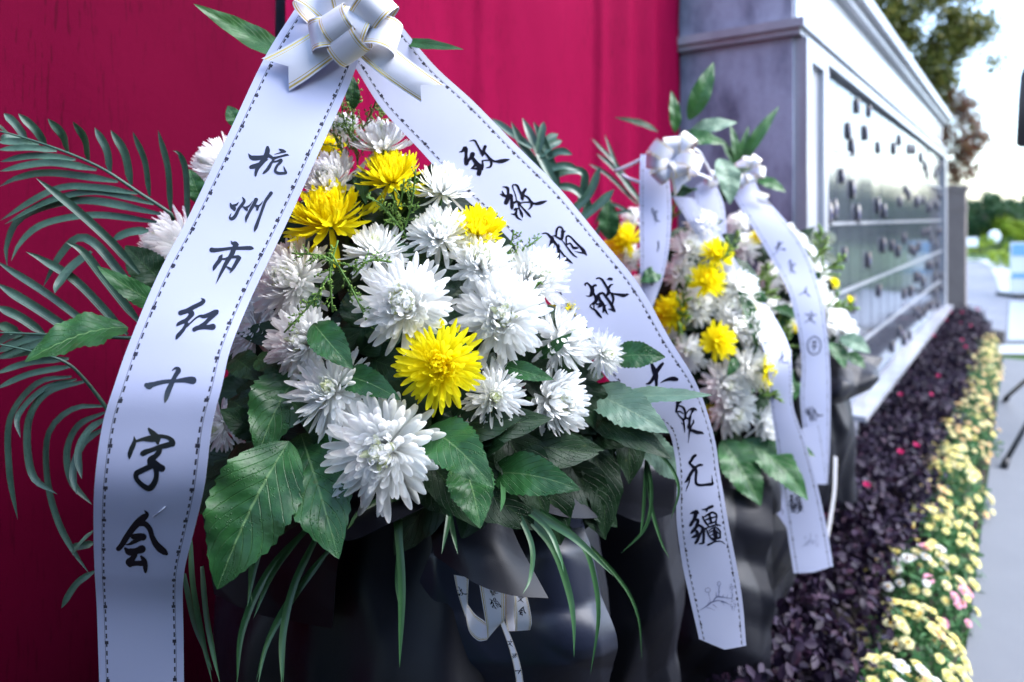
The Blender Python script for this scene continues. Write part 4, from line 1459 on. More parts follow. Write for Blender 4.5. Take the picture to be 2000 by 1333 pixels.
def fill_leaves(root, n, cfun, length, width, seed, mat='dark_leaf', name='foliage'):
    r = random.Random(seed)
    mb = MB()
    for _ in range(n):
        b, nrm = cfun(r)
        d = Vector((r.gauss(0, 1), r.gauss(0, .5) - .3, r.gauss(0, .8)))
        d = (d - nrm * d.dot(nrm) * .7).normalized()
        L = length * r.uniform(.7, 1.2)
        add_leaf(mb, b, b + d * L, width * r.uniform(.8, 1.2), nrm + Vector((0, -.3, .4)), .10, .25, .05, rows=14)
    return mb.build(name, mat, root)


# ================================================================== the front wreath
B1 = Vector((-.18, 1.27, 0))
W1 = empty('funeral_wreath', B1, 'largest wreath, nearest and in front, its two wide lettered ribbons joined under a white bow', 'wreath', 'funeral wreaths along the wall')


def d1(px, py):
    return .80 + .17 * ((px - 760) / 420) ** 2 + .20 * max(0., (740 - py) / 480) ** 1.25


body(W1, B1.x, B1.y, [(0, .22), (.25, .27), (.55, .315), (.80, .325), (.98, .29), (1.10, .26)], 31)
cfm = P(760, 620, 1.17)
foam(W1, cfm, (.25, .16, .25))
# flowers: kind, px, py, diameter px, facing, variant
FL = [('cup', 745, 275, 128, (0, -.35, 1), 0), ('ball', 640, 350, 125, (-.2, -.9, .6), 0), ('cup', 868, 362, 120, (.25, -.5, .9), 0),
      ('ball', 418, 318, 122, (-.7, -.6, .5), 1), ('ball', 328, 478, 150, (-.75, -.6, .35), 0), ('loose', 735, 480, 132, (0, -.6, .8), 1),
      ('open', 858, 452, 118, (.05, -.75, .65), 1), ('open', 562, 545, 162, (-.15, -1, .35), 0), ('open', 942, 512, 126, (.15, -.85, .5), 1),
      ('open', 788, 592, 186, (0, -1, .22), 0), ('open', 980, 618, 182, (.1, -1, .25), 1), ('open', 1048, 540, 138, (.3, -.85, .45), 0),
      ('open', 588, 668, 142, (-.1, -1, .28), 1), ('open', 480, 640, 120, (-.4, -.9, .3), 1), ('loose', 642, 758, 168, (-.08, -.85, .5), 0),
      ('open', 746, 882, 218, (.02, -1, .22), 1), ('loose', 966, 775, 138, (.12, -1, .2), 1), ('ball', 1110, 660, 128, (.75, -.65, .45), 1),
      ('loose', 1186, 690, 92, (.55, -.8, .2), 1), ('ball', 1092, 785, 142, (.62, -.8, .15), 0), ('loose', 425, 835, 104, (-.2, -.9, -.1), 0),
      ('ball', 668, 245, 70, (-.1, -.6, .8), 1), ('cup', 285, 555, 60, (-.6, -.7, -.3), 0), ('open', 505, 575, 90, (-.3, -.9, .4), 0), ('open', 690, 405, 80, (0, -.8, .6), 0),
      ('ycup', 640, 418, 158, (-.02, -.62, .8), 0), ('ycup', 766, 338, 128, (.02, -.5, .9), 0), ('ycup', 938, 446, 112, (.25, -.6, .75), 0),
      ('yellow', 858, 712, 172, (.05, -1, .28), 1), ('yellow', 640, 290, 72, (-.1, -.8, .6), 0), ('yellow', 300, 585, 56, (-.6, -.8, 0), 1), ('yellow', 1108, 600, 60, (.3, -.9, .2), 0)]
dd = {0: -.0, 3: .0, 13: .05, 20: .02, 22: .04, 23: .05, 24: .05, 7: .0, 29: .05, 30: .05, 31: .08, 11: .02, 16: .01, 28: -.01, 15: -.02, 9: -.01, 10: .0}
for i, (k, x, y, di, n, v) in enumerate(FL):
    flower(W1, k, x, y, di * .99, d1(x, y) + dd.get(i, 0), n, v)

# broad leaves
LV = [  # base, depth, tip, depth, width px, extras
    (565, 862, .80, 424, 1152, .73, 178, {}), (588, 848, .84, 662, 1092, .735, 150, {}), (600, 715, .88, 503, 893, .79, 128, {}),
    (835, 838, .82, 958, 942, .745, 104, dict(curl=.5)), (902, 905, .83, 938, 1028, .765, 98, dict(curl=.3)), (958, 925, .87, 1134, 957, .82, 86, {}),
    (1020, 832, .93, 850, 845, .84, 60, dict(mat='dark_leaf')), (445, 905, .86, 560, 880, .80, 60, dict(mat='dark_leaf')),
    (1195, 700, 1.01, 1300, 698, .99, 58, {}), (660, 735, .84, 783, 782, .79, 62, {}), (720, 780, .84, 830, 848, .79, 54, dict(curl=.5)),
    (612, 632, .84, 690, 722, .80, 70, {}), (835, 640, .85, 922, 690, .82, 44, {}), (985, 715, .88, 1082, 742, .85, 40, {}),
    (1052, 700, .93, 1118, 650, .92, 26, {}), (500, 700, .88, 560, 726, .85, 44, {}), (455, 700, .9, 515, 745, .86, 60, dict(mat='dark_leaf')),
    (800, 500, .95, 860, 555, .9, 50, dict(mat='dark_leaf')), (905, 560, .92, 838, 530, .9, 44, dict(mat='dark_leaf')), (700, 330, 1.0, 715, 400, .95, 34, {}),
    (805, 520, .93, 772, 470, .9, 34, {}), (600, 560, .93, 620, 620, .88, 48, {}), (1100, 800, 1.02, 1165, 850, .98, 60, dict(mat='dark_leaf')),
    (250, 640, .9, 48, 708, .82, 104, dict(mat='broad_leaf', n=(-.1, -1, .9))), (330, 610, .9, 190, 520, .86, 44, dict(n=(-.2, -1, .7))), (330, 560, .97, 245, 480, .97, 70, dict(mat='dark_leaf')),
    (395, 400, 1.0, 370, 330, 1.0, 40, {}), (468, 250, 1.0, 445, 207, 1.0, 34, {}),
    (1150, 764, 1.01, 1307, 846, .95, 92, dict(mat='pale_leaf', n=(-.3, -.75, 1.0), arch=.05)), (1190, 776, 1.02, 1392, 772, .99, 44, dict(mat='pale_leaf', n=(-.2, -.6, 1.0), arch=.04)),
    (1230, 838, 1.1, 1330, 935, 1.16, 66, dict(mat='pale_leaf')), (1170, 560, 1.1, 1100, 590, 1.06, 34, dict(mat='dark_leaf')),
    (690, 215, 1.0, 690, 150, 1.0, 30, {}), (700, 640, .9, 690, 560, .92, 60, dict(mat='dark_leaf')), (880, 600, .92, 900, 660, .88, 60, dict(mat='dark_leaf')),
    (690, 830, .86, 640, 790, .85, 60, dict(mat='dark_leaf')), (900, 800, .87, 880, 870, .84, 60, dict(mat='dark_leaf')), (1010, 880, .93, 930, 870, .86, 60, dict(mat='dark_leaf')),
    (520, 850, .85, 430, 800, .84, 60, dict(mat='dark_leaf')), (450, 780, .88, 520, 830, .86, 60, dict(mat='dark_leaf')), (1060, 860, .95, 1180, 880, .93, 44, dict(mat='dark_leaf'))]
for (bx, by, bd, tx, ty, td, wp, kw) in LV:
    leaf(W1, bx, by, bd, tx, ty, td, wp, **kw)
leaf(W1, 560, 108, .96, 378, 8, .93, 50, mat='lily_leaf', serr=0, arch=-.08, prof=.85, n=(.1, -1, .3))
leaf(W1, 790, 84, .96, 906, 97, .95, 24, mat='lily_leaf', serr=0, arch=.05, prof=.8, n=(.1, -1, .3))
leaf(W1, 672, 40, .97, 700, -25, .95, 30, mat='lily_leaf', serr=0)


def cf1(r):
    a, b = r.uniform(-1, 1), r.uniform(-.9, 1)
    px, py = 750 + 390 * a * (.18 + .82 * (b + .9) / 1.9), 620 + 270 * b
    n = Vector((a * .8, -1, -b * .5 + .2)).normalized()
    return P(px, py, d1(px, py) + r.uniform(.07, .15)), n


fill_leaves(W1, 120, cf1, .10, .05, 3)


def cf1c(r):
    px, py = r.uniform(1000, 1110), r.uniform(590, 760)
    return P(px + max(0, py - 640) * .35, py, 1.0 + r.uniform(-.02, .02)), Vector((.4, -1, .2)).normalized()


fill_leaves(W1, 26, cf1c, .075, .045, 6)


def cf1b(r):
    a = r.uniform(0, 1)
    px, py = 440 + 800 * a, 880 + r.uniform(-50, 40) - 60 * max(0, a - .75) / .25
    return P(px, py, d1(px, min(py, 740)) + r.uniform(.05, .11)), Vector(((a - .5), -1, .5)).normalized()


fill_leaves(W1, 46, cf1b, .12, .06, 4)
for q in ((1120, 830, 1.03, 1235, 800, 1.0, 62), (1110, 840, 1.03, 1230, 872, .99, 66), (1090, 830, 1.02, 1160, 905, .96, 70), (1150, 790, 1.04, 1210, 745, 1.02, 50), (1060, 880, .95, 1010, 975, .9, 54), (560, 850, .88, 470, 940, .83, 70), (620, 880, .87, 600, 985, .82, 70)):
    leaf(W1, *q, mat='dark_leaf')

# feathery filler
for k, (pl, da, db) in enumerate(([[(700, 330), (690, 250), (688, 160)], 1.0, 1.0], [[(690, 330), (655, 270), (650, 215)], 1.0, 1.0], [[(720, 330), (740, 260), (745, 185)], 1.02, 1.02],
                                  [[(700, 300), (672, 235), (668, 196)], .99, .99], [[(660, 470), (645, 530), (650, 610)], .86, .84], [[(650, 500), (690, 570), (720, 632)], .84, .82], [[(640, 540), (610, 590), (555, 650)], .83, .83],
                                  [[(790, 450), (805, 390), (812, 330)], .92, .9], [[(780, 440), (745, 400), (715, 385)], .92, .9], [[(800, 470), (770, 430), (742, 400)], .92, .9],
                                  [[(690, 540), (720, 510), (765, 512)], .84, .84], [[(985, 540), (995, 490), (1004, 450)], .95, .95], [[(980, 530), (1020, 490), (1058, 462)], .97, 1.0], [[(1000, 600), (1030, 575), (1056, 552)], .93, .93],
                                  [[(660, 520), (630, 500), (570, 495)], .84, .84], [[(750, 440), (780, 400), (790, 350)], .92, .9], [[(705, 260), (728, 215), (745, 170)], .99, .97])):
    sprig(W1, pl, da, db, seed=k, side=.026 if k not in (0, 1, 2, 3, 16) else .034, step=.005 if k < 4 else .0075)

# palm fronds at the left
def frond(root, rachis, leaflets, da, db, stem=(), wid=.0102, seed=0, name='palm_frond'):
    r = random.Random(seed)
    mb = MB()
    c = pts3(rachis, da, db)
    mb.tube([Vector(x) for x in cr(c, 24)], [.0030 - .0018 * i / 23 for i in range(24)], 6)
    if stem:
        mb.tube([Vector(x) for x in cr([P(*q) for q in stem], 16)], .003, 6)
    for lf in leaflets:
        q = pts3(lf, da + r.uniform(-.01, .01), (da + db) / 2 + r.uniform(-.02, .02))
        if len(q) == 2:
            m_ = q[0].lerp(q[1], .5) + Vector((0, -.008, .003))
            q = [q[0], m_, q[1]]
        add_strip(mb, q, wid * r.uniform(.85, 1.15), (r.uniform(-.2, .2), -1, .35), fold=.42, n=22, tp=.72)
    return mb.build(name, 'palm', root)


def z7(l):
    return [(x / 2.564, 180 + y / 2.564) for x, y in l]


fa = [[(135, 235), (80, 160), (20, 106)], [(230, 262), (180, 190), (92, 108)], [(345, 305), (320, 220), (240, 133)], [(447, 350), (430, 240), (365, 147)], [(556, 405), (540, 290), (475, 178)], [(660, 465), (630, 310), (555, 190)],
      [(752, 522), (730, 350), (665, 198)], [(858, 598), (845, 380), (792, 190)], [(945, 640), (935, 400), (900, 310), (865, 295)], [(50, 212), (20, 180), (-20, 150)],
      [(110, 238), (0, 240)], [(195, 265), (90, 252), (-10, 252)], [(285, 296), (150, 282), (-10, 290)], [(380, 340), (180, 322), (0, 350)], [(485, 390), (250, 357), (-5, 398)], [(592, 450), (270, 408), (100, 430), (-5, 476)],
      [(690, 510), (480, 480), (280, 490), (0, 645)], [(772, 562), (500, 502), (260, 545), (20, 665)], [(805, 612), (420, 545), (130, 620), (40, 760), (38, 880)], [(785, 652), (480, 618), (230, 660), (110, 750), (55, 850)]]
frond(W1, z7([(870, 640), (850, 605), (690, 500), (540, 400), (400, 330), (230, 265), (60, 212), (-40, 190)]), [z7(l) for l in fa], .98, .93, seed=1)
fb = [[(480, 1192), (240, 1010), (-20, 845)], [(388, 1218), (200, 1090), (-20, 955)], [(222, 1208), (110, 1130), (-20, 1070)], [(85, 1203), (40, 1180), (-10, 1160)], [(640, 1215), (400, 960), (215, 840), (130, 800)], [(710, 1165), (540, 950), (420, 800), (328, 752)],
      [(740, 1090), (600, 900), (480, 760), (390, 735), (300, 830), (215, 980)], [(700, 910), (560, 750), (350, 560), (180, 430)], [(118, 1212), (60, 1220), (-10, 1258)], [(255, 1220), (130, 1240), (-20, 1305)], [(365, 1240), (180, 1265), (-30, 1340)],
      [(460, 800), (360, 880), (300, 960), (275, 1010)], [(745, 695), (650, 705), (560, 745)]]
frond(W1, z7([(700, 1235), (520, 1226), (390, 1219), (230, 1214), (80, 1208), (-40, 1204)]), [z7(l) for l in fb], .93, .90, wid=.0115, seed=2)


def z5(l):
    return [(x / 2, 666 + y / 2) for x, y in l]


fc = [[(280, 140), (150, 165), (45, 300), (40, 500), (70, 700)], [(300, 150), (170, 190), (75, 290), (80, 380)], [(330, 160), (190, 200), (115, 320), (130, 520), (225, 600)], [(405, 255), (290, 265), (195, 360), (190, 540), (230, 700), (290, 820), (350, 910)],
      [(410, 280), (310, 330), (265, 430), (285, 550), (360, 640)], [(410, 340), (330, 400), (290, 500), (300, 600)], [(420, 300), (350, 350), (310, 430), (320, 540)], [(365, 790), (320, 800), (270, 806)], [(370, 900), (300, 950), (240, 1045)],
      [(365, 742), (320, 790), (284, 838)], [(270, 70), (120, 85), (-20, 130)], [(280, 100), (120, 130), (-20, 190)], [(260, 40), (110, 45), (-20, 70)]]
frond(W1, z5([(440, 330), (420, 270), (330, 150), (250, 80), (120, 40), (-20, 10)]), [z5(l) for l in fc], .95, .90, wid=.0092, seed=3)
# frond behind the right ribbon
fd = [[(1085, 380), (1030, 300), (998, 238)], [(1088, 370), (1048, 290), (1020, 230)], [(1092, 362), (1066, 290), (1042, 238)], [(1050, 300), (1058, 260), (1062, 238)], [(1045, 300), (1070, 275), (1090, 262)], [(1048, 310), (1075, 285), (1098, 275)], [(1052, 318), (1090, 298), (1118, 302)],
      [(1060, 335), (1100, 325), (1130, 332)], [(1068, 352), (1110, 335), (1142, 345), (1128, 420)], [(1080, 365), (1120, 370), (1146, 400), (1136, 440)], [(1110, 420), (1150, 380), (1172, 325)], [(1120, 440), (1170, 400), (1200, 370)], [(1040, 290), (1000, 262), (960, 232)], [(1090, 360), (1030, 330), (985, 290)]]
frond(W1, [(1150, 520), (1110, 420), (1060, 330), (1030, 285)], fd, 1.42, 1.45, wid=.017, seed=4, stem=((1150, 520, 1.42), (1150, 600, 1.40), (1110, 720, 1.34), (1040, 860, 1.28)))
fe = [[(1250, 400), (1210, 330), (1155, 270)], [(1250, 390), (1200, 330), (1165, 300)], [(1245, 400), (1190, 345), (1150, 320)], [(1240, 420), (1190, 400), (1160, 440)], [(1235, 410), (1180, 430), (1150, 500)], [(1250, 395), (1215, 350), (1180, 262)]]

# long grass hanging in front
def z6(l):
    return [(500 + x / 1.7386, 566 + y / 1.7386) for x, y in l]


gb = [z6(l) for l in ([(115, 705), (50, 790), (0, 920), (-30, 1080)], [(180, 800), (60, 960), (-10, 1120)], [(250, 880), (120, 1060), (40, 1200), (5, 1350)], [(210, 835), (140, 980), (98, 1150), (92, 1345)], [(462, 690), (480, 800), (495, 1000), (488, 1285)], [(478, 690), (490, 830), (480, 1000), (500, 1120)],
                       [(655, 640), (655, 760), (630, 900)], [(650, 690), (662, 790), (686, 900)], [(840, 690), (930, 780), (1010, 880), (1060, 1020), (1078, 1130), (1080, 1250)], [(850, 690), (980, 780), (1090, 850), (1217, 975)],
                       [(845, 700), (980, 800), (1030, 900), (1045, 960)], [(850, 690), (1000, 775), (1110, 870), (1150, 990), (1162, 1120), (1135, 1310)], [(842, 692), (900, 780), (938, 880), (930, 980), (905, 1035)], [(430, 705), (350, 760), (310, 815)], [(835, 640), (838, 700), (830, 755)])]
gb += [z5(l) for l in ([(745, 780), (755, 950), (790, 1150), (830, 1340)], [(790, 880), (805, 1050), (830, 1200), (860, 1340)], [(720, 910), (755, 1080), (800, 1200), (830, 1290)], [(1135, 615), (1020, 760), (980, 900), (985, 1030)], [(1205, 730), (1050, 900), (950, 1120), (925, 1345)], [(1240, 760), (1150, 950), (1105, 1150), (1100, 1345)], [(1300, 800), (1150, 980), (1050, 1160), (1000, 1330)])]
for k, l in enumerate(gb):
    mb = MB()
    add_strip(mb, pts3(l, .86, .80 if k % 2 else .78), .0065 if k not in (0, 4, 8, 9, 19, 20) else .009, (.2, -1, .3), fold=.35, n=24, start=.7)
    mb.build('grass_blade', 'grass', W1)
mb_list = [[(1215, 861), (1290, 890), (1325, 950), (1310, 1016)], [(1260, 880), (1272, 960), (1260, 1030), (1212, 1082)], [(1262, 885), (1270, 980), (1290, 1055), (1308, 1092)], [(1150, 850), (1180, 880), (1245, 870)], [(1010, 965), (1110, 1030), (1205, 1126), (1245, 1200), (1254, 1292)], [(1060, 830), (1140, 850), (1230, 880)], [(1090, 850), (1150, 858), (1210, 850)], [(1262, 890), (1256, 1000), (1250, 1050)]]
for k, l in enumerate(mb_list):
    mb = MB(); add_strip(mb, pts3(l, 1.10, 1.08), .006, (.2, -1, .3), n=22, start=.7); mb.build('grass_blade', 'grass', W1)

# wrapping paper flaring under the flowers
dsh('paper_flap', W1, [[(540, 930, .97), (650, 950, .94), (760, 950, .94), (880, 930, .97)], [(556, 965, .88), (655, 1005, .84), (770, 985, .84), (885, 950, .9)], [(575, 985, .83), (668, 1055, .79), (765, 1022, .80), (880, 965, .87)]], seed=3)
dsh('paper_flap', W1, [[(950, 920, 1.03), (1040, 880, 1.06), (1120, 872, 1.1), (1180, 862, 1.14)], [(965, 950, .97), (1065, 930, .99), (1150, 925, 1.04), (1205, 915, 1.1)], [(985, 972, .92), (1090, 1008, .93), (1160, 1012, .98), (1194, 998, 1.05)]], seed=4, wrinkle=.003)
dsh('paper_flap', W1, [[(845, 960, .95), (900, 975, .93), (960, 985, .92), (985, 995, .93)], [(840, 1020, .90), (900, 1050, .875), (965, 1060, .875), (1015, 1070, .9)], [(848, 1085, .88), (930, 1140, .845), (1000, 1162, .845), (1068, 1168, .865)]], seed=6, wrinkle=.003)
dsh('paper_flap', W1, [[(380, 900, 1.0), (470, 930, .97), (560, 960, .94), (680, 980, .92)], [(395, 1010, .99), (480, 1050, .95), (560, 1080, .92), (660, 1110, .89)], [(420, 1160, .99), (500, 1200, .96), (580, 1220, .93), (650, 1230, .91)]], seed=8, wrinkle=.010)
dsh('paper_flap', W1, [[(1130, 870, 1.42), (1220, 860, 1.42), (1320, 880, 1.45)], [(1140, 1000, 1.40), (1230, 1010, 1.38), (1320, 1020, 1.44)], [(1150, 1150, 1.44), (1240, 1170, 1.42), (1330, 1180, 1.48)], [(1150, 1420, 1.45), (1240, 1420, 1.45), (1330, 1420, 1.5)]], seed=11, wrinkle=.014)
dsh('paper_flap', W1, [[(1150, 830, 1.15), (1220, 850, 1.2), (1300, 860, 1.25)], [(1180, 900, 1.12), (1250, 930, 1.16), (1310, 940, 1.2)], [(1200, 1000, 1.15), (1260, 1020, 1.18), (1320, 1000, 1.22)]], seed=9, wrinkle=.008)
dsh('paper_flap', W1, [[(1232, 778, 1.12), (1280, 777, 1.12), (1312, 779, 1.12)], [(1240, 800, 1.11), (1285, 800, 1.11), (1314, 795, 1.11)], [(1270, 815, 1.12), (1295, 812, 1.12), (1308, 806, 1.12)]], seed=10, wrinkle=.001)

dsh('paper_flap', W1, [[(850, 1030, 1.0), (960, 1030, .985), (1060, 1035, .985), (1130, 1030, 1.03)], [(815, 1150, .97), (940, 1160, .95), (1080, 1170, .955), (1165, 1160, 1.01)], [(800, 1250, .965), (940, 1260, .945), (1090, 1260, .945), (1190, 1250, 1.0)], [(790, 1420, .98), (940, 1420, .97), (1100, 1420, .98), (1200, 1420, 1.04)]], seed=12, wrinkle=.016, mat='grey_wrap')

# bow
bow = empty('bow', P(695, 70, .88), None, None)
for k_ in ('label', 'category'):
    del bow[k_]
bow.parent = W1
bow.location = P(695, 70, .88) - B1
K = P(694, 72, .885)
c_ = Vector((0, -1, 0))
for (dx, dy, ex, ln, wd, wx, wy, wz, ft) in (
        (-.35, .18, -.9, .045, .034, .8, -.5, .5, .50), (-.05, -.5, -.75, .040, .040, .8, -.2, .5, .55), (.62, .55, -.55, .062, .036, .7, .2, -.75, .42),
        (.90, -.12, -.45, .056, .036, .1, .3, 1, .40), (.55, .95, -.1, .072, .034, .9, .3, -.4, .36), (-.85, .70, .0, .075, .036, .6, .3, .7, .34),
        (-.15, .95, -.35, .066, .036, 1, .2, .1, .42), (.25, .8, .4, .06, .034, .9, .3, 0, .4), (-.7, -.1, -.4, .05, .034, .3, .3, .9, .42), (.2, .25, -1, .038, .036, .9, .2, -.4, .6)):
    bow_loop(bow, K, (dx, ex, dy), ln * 1.16, wd * 1.14, (wx, wy, wz), ft)
bow_tail(bow, [(645, 40, 668, 105, .875), (600, 66, 632, 132, .866), (560, 90, 598, 157, .862), (511, 115, 565, 178, .862)], .022)
bow_tail(bow, [(703, 112, 752, 78, .875), (738, 142, 792, 112, .868), (780, 172, 830, 140, .866), (823, 200, 869, 167, .868)], .020)
mb = MB(); mb.lathe([(.002, -.012), (.010, -.010), (.013, 0), (.010, .010), (.002, .012)], K + Vector((0, -.012, 0)), 14); mb.build('knot', 'bow', bow)

# the two wide lettered ribbons
RL = Ribbon(W1, [(583, 8, 715, 82, .91, .90), (515, 117, 672, 190, .875), (445, 265, 607, 335, .83), (370, 420, 537, 485, .79), (310, 535, 487, 592, .76), (255, 665, 450, 680, .725), (222, 757, 433, 757, .705), (200, 832, 416, 828, .70),
                 (186, 940, 400, 945, .70), (183, 1036, 378, 1040, .725), (185, 1112, 361, 1116, .75), (190, 1192, 357, 1192, .775), (194, 1340, 360, 1336, .785), (200, 1520, 366, 1516, .79)], n=150, bulge=.0012, ripple=.0009)
RR = Ribbon(W1, [(660, 95, 745, 0, .91, .92), (693, 132, 785, 52, .925, .945), (745, 212, 852, 132, .945, .98), (815, 288, 928, 203, .965, 1.005), (900, 380, 1012, 287, .985, 1.03), (980, 452, 1092, 369, 1.0, 1.05), (1050, 535, 1167, 457, 1.015, 1.065), (1115, 635, 1247, 557, 1.03, 1.075),
                 (1185, 738, 1312, 668, 1.045, 1.08), (1255, 805, 1352, 735, 1.06, 1.085), (1302, 838, 1378, 795, 1.075, 1.10), (1316, 880, 1398, 865, 1.085, 1.115), (1322, 930, 1405, 925, 1.09, 1.125), (1321, 1016, 1420, 1008, 1.10, 1.13), (1332, 1098, 1436, 1090, 1.115, 1.14), (1350, 1182, 1450, 1180, 1.125, 1.15), (1365, 1248, 1458, 1262, 1.13, 1.155)], n=150, bulge=.0015, ripple=.0009, notch=-.012)
for g in ('hang', 'zhou', 'shi', 'hong', 'ten', 'zi', 'hui'):
    RL.strokes(GL[g])
for g in ('zhi', 'jing', 'juan', 'xian', 'da', 'ai', 'wu', 'jiang'):
    RR.strokes(GL[g])
RR.strokes(GL['twig'], 'printed_twig', 'motif')
mb = MB(); s_ = [RL.onto(300, 1008, .0012), RL.onto(324, 988, .0016)]; mb.tube(s_, .0005, 6); mb.build('staple', 'sign_white', RL.o)


# narrow printed ribbon tied round the wrapping
def zb(*q):
    return [(860 + a_ / 3.777, 980 + b_ / 3.777, 860 + c_ / 3.777, 980 + e_ / 3.777, d_) for a_, b_, c_, e_, d_ in q]


N1 = Ribbon(W1, zb((100, 540, 210, 560, .905), (130, 680, 204, 690, .905), (185, 850, 202, 775, .91)), mat='bow', name='tie_ribbon', n=24)
N2 = Ribbon(W1, zb((188, 850, 203, 760, .91), (215, 960, 255, 830, .915), (280, 1025, 310, 870, .915), (345, 1020, 345, 900, .91)), mat='bow', name='tie_ribbon', n=24)
N3 = Ribbon(W1, zb((285, 600, 475, 640, .895), (312, 760, 475, 790, .893), (335, 900, 470, 880, .894), (345, 1015, 440, 900, .90)), mat='bow', name='tie_ribbon', n=24)
N4 = Ribbon(W1, zb((476, 660, 556, 680, .912), (480, 850, 553, 840, .914), (498, 955, 560, 955, .91)), mat='bow', name='tie_ribbon', n=16)
N5 = Ribbon(W1, zb((540, 650, 625, 660, .905), (550, 760, 655, 760, .902), (552, 880, 674, 880, .903), (550, 955, 662, 946, .908)), mat='bow', name='tie_ribbon', n=16)
N6 = Ribbon(W1, zb((440, 890, 468, 872, .90), (498, 1050, 542, 1050, .897), (545, 1230, 592, 1210, .897), (570, 1400, 622, 1400, .90)), mat='bow', name='tie_ribbon', n=24)
N7 = Ribbon(W1, zb((250, 60, 330, 90, .95), (360, 130, 395, 170, .94), (420, 260, 432, 262, .94)), mat='bow', name='tie_ribbon', n=16)
for N_, its in ((N3, (('jing', 395, 670, 50), ('juan', 405, 750, 80))), (N5, (('wen', 595, 715, 50), ('hui', 606, 805, 70))), (N1, (('zhi', 152, 665, 70),)), (N6, (('wen', 515, 1040, 50), ('shi', 552, 1140, 50), ('ten', 583, 1250, 45)))):
    for g, x, y, h in its:
        N_.strokes(placed(g, 860 + x / 3.777, 980 + y / 3.777, h / 3.777, .15))
# a wide ribbon end seen in the shade behind the grass
RB = Ribbon(W1, [(1075, 960, 1150, 955, 1.16), (1070, 1040, 1140, 1040, 1.16), (1040, 1130, 1114, 1136, 1.16)], n=30)
RB.strokes(placed('jing', 1095, 1022, 26)); RB.strokes(placed('wen', 1092, 1080, 26))

# ================================================================== second wreath
B2 = Vector((.62, 2.16, 0))
W2 = empty('funeral_wreath', B2, 'middle wreath of chrysanthemums, its ribbon ends hanging over the purple bushes', 'wreath', 'funeral wreaths along the wall')
body(W2, B2.x, B2.y, [(0, .19), (.30, .24), (.55, .25), (.72, .23), (.82, .26)], 33)
foam(W2, P(1375, 660, 2.14), (.17, .12, .26))


def d2(px, py):
    return 1.80 + .14 * (min(px - 1420, 0) / 170) ** 2 + .13 * max(0., (720 - py) / 330)


F2 = [('w', 1232, 425, 48), ('w', 1345, 482, 78), ('w', 1325, 530, 72), ('w', 1372, 432, 66), ('w', 1360, 596, 86), ('w', 1450, 560, 84), ('w', 1343, 690, 76), ('w', 1442, 632, 88), ('w', 1418, 752, 100), ('w', 1432, 806, 104), ('w', 1470, 720, 90),
      ('w', 1500, 832, 78), ('w', 1520, 765, 76), ('w', 1225, 505, 66), ('w', 1490, 655, 70), ('w', 1240, 560, 50),
      ('y', 1215, 470, 80), ('y', 1310, 608, 78), ('y', 1382, 546, 74), ('y', 1405, 666, 76), ('y', 1402, 494, 66), ('y', 1503, 726, 66), ('y', 1465, 606, 50), ('y', 1388, 808, 34), ('w', 1300, 660, 60), ('w', 1530, 690, 44), ('w', 1425, 600, 60), ('w', 1482, 618, 66)]
for i, (k, x, y, di) in enumerate(F2):
    n = ((x - 1390) / 190 + (.9 if x in (1503,) else 0), -.85, (650 - y) / 420 + .3)
    flower(W2, k, x, y, di * .98, d2(x, y) + (-.03 if k == 'y' else 0) + (.05 if di < 52 else 0), n, i % 2, lib=LOW)


def cf2(r):
    a, b = r.uniform(-1, 1), r.uniform(-.9, 1)
    px, py = 1365 + 25 * b + (55 + 110 * (b + .9) / 1.9) * a, 650 + 230 * b
    return P(px, py, d2(px, py) + r.uniform(.05, .14)), Vector((a * .8, -1, .2 - b * .4)).normalized()


fill_leaves(W2, 110, cf2, .11, .055, 13)
for q in ((1410, 860, 1.80, 1486, 988, 1.72, 84, {}), (1450, 858, 1.80, 1578, 978, 1.74, 70, {}), (1505, 850, 1.85, 1592, 892, 1.8, 34, {}), (1345, 235, 2.0, 1394, 122, 2.0, 40, dict(mat='lily_leaf', serr=0)), (1318, 260, 2.0, 1311, 178, 2.0, 26, dict(mat='lily_leaf', serr=0)),
          (1325, 268, 2.0, 1418, 282, 1.95, 40, dict(mat='lily_leaf', serr=0)), (1285, 258, 2.0, 1200, 230, 2.0, 16, dict(mat='dark_leaf', serr=0)), (1345, 262, 2.05, 1440, 240, 2.05, 34, dict(mat='pale_leaf')), (1405, 310, 2.1, 1425, 400, 2.05, 54, dict(mat='pale_leaf')),
          (1190, 470, 1.9, 1188, 385, 1.9, 44, {}), (1330, 380, 2.0, 1350, 370, 1.9, 40, {}), (1308, 385, 1.95, 1355, 372, 1.92, 26, {}), (1440, 560, 1.86, 1480, 690, 1.82, 30, {}), (1440, 700, 1.8, 1420, 735, 1.78, 22, {}), (1480, 590, 1.85, 1490, 570, 1.85, 30, {}), (1290, 530, 1.8, 1250, 552, 1.78, 34, {}), (1500, 790, 1.78, 1480, 770, 1.78, 30, {}), (1420, 345, 2.1, 1470, 330, 2.1, 16, dict(mat='dark_leaf'))):
    kw = q[7]
    leaf(W2, *q[:7], **kw)
for k, (pl, d_) in enumerate((([(1330, 700), (1335, 580), (1350, 540)], 1.85), ([(1480, 760), (1495, 775), (1525, 770)], 1.75), ([(1395, 520), (1425, 490), (1440, 450)], 1.85), ([(1310, 440), (1318, 400), (1322, 370)], 1.95))):
    sprig(W2, pl, d_, d_, side=.05, step=.012, seed=60 + k, bud=.0035)
frond(W2, [(1290, 470), (1262, 420), (1215, 345), (1165, 285)], fe, 1.95, 1.98, wid=.012, seed=8, stem=((1290, 470, 1.95), (1320, 560, 1.97), (1340, 660, 2.0)))
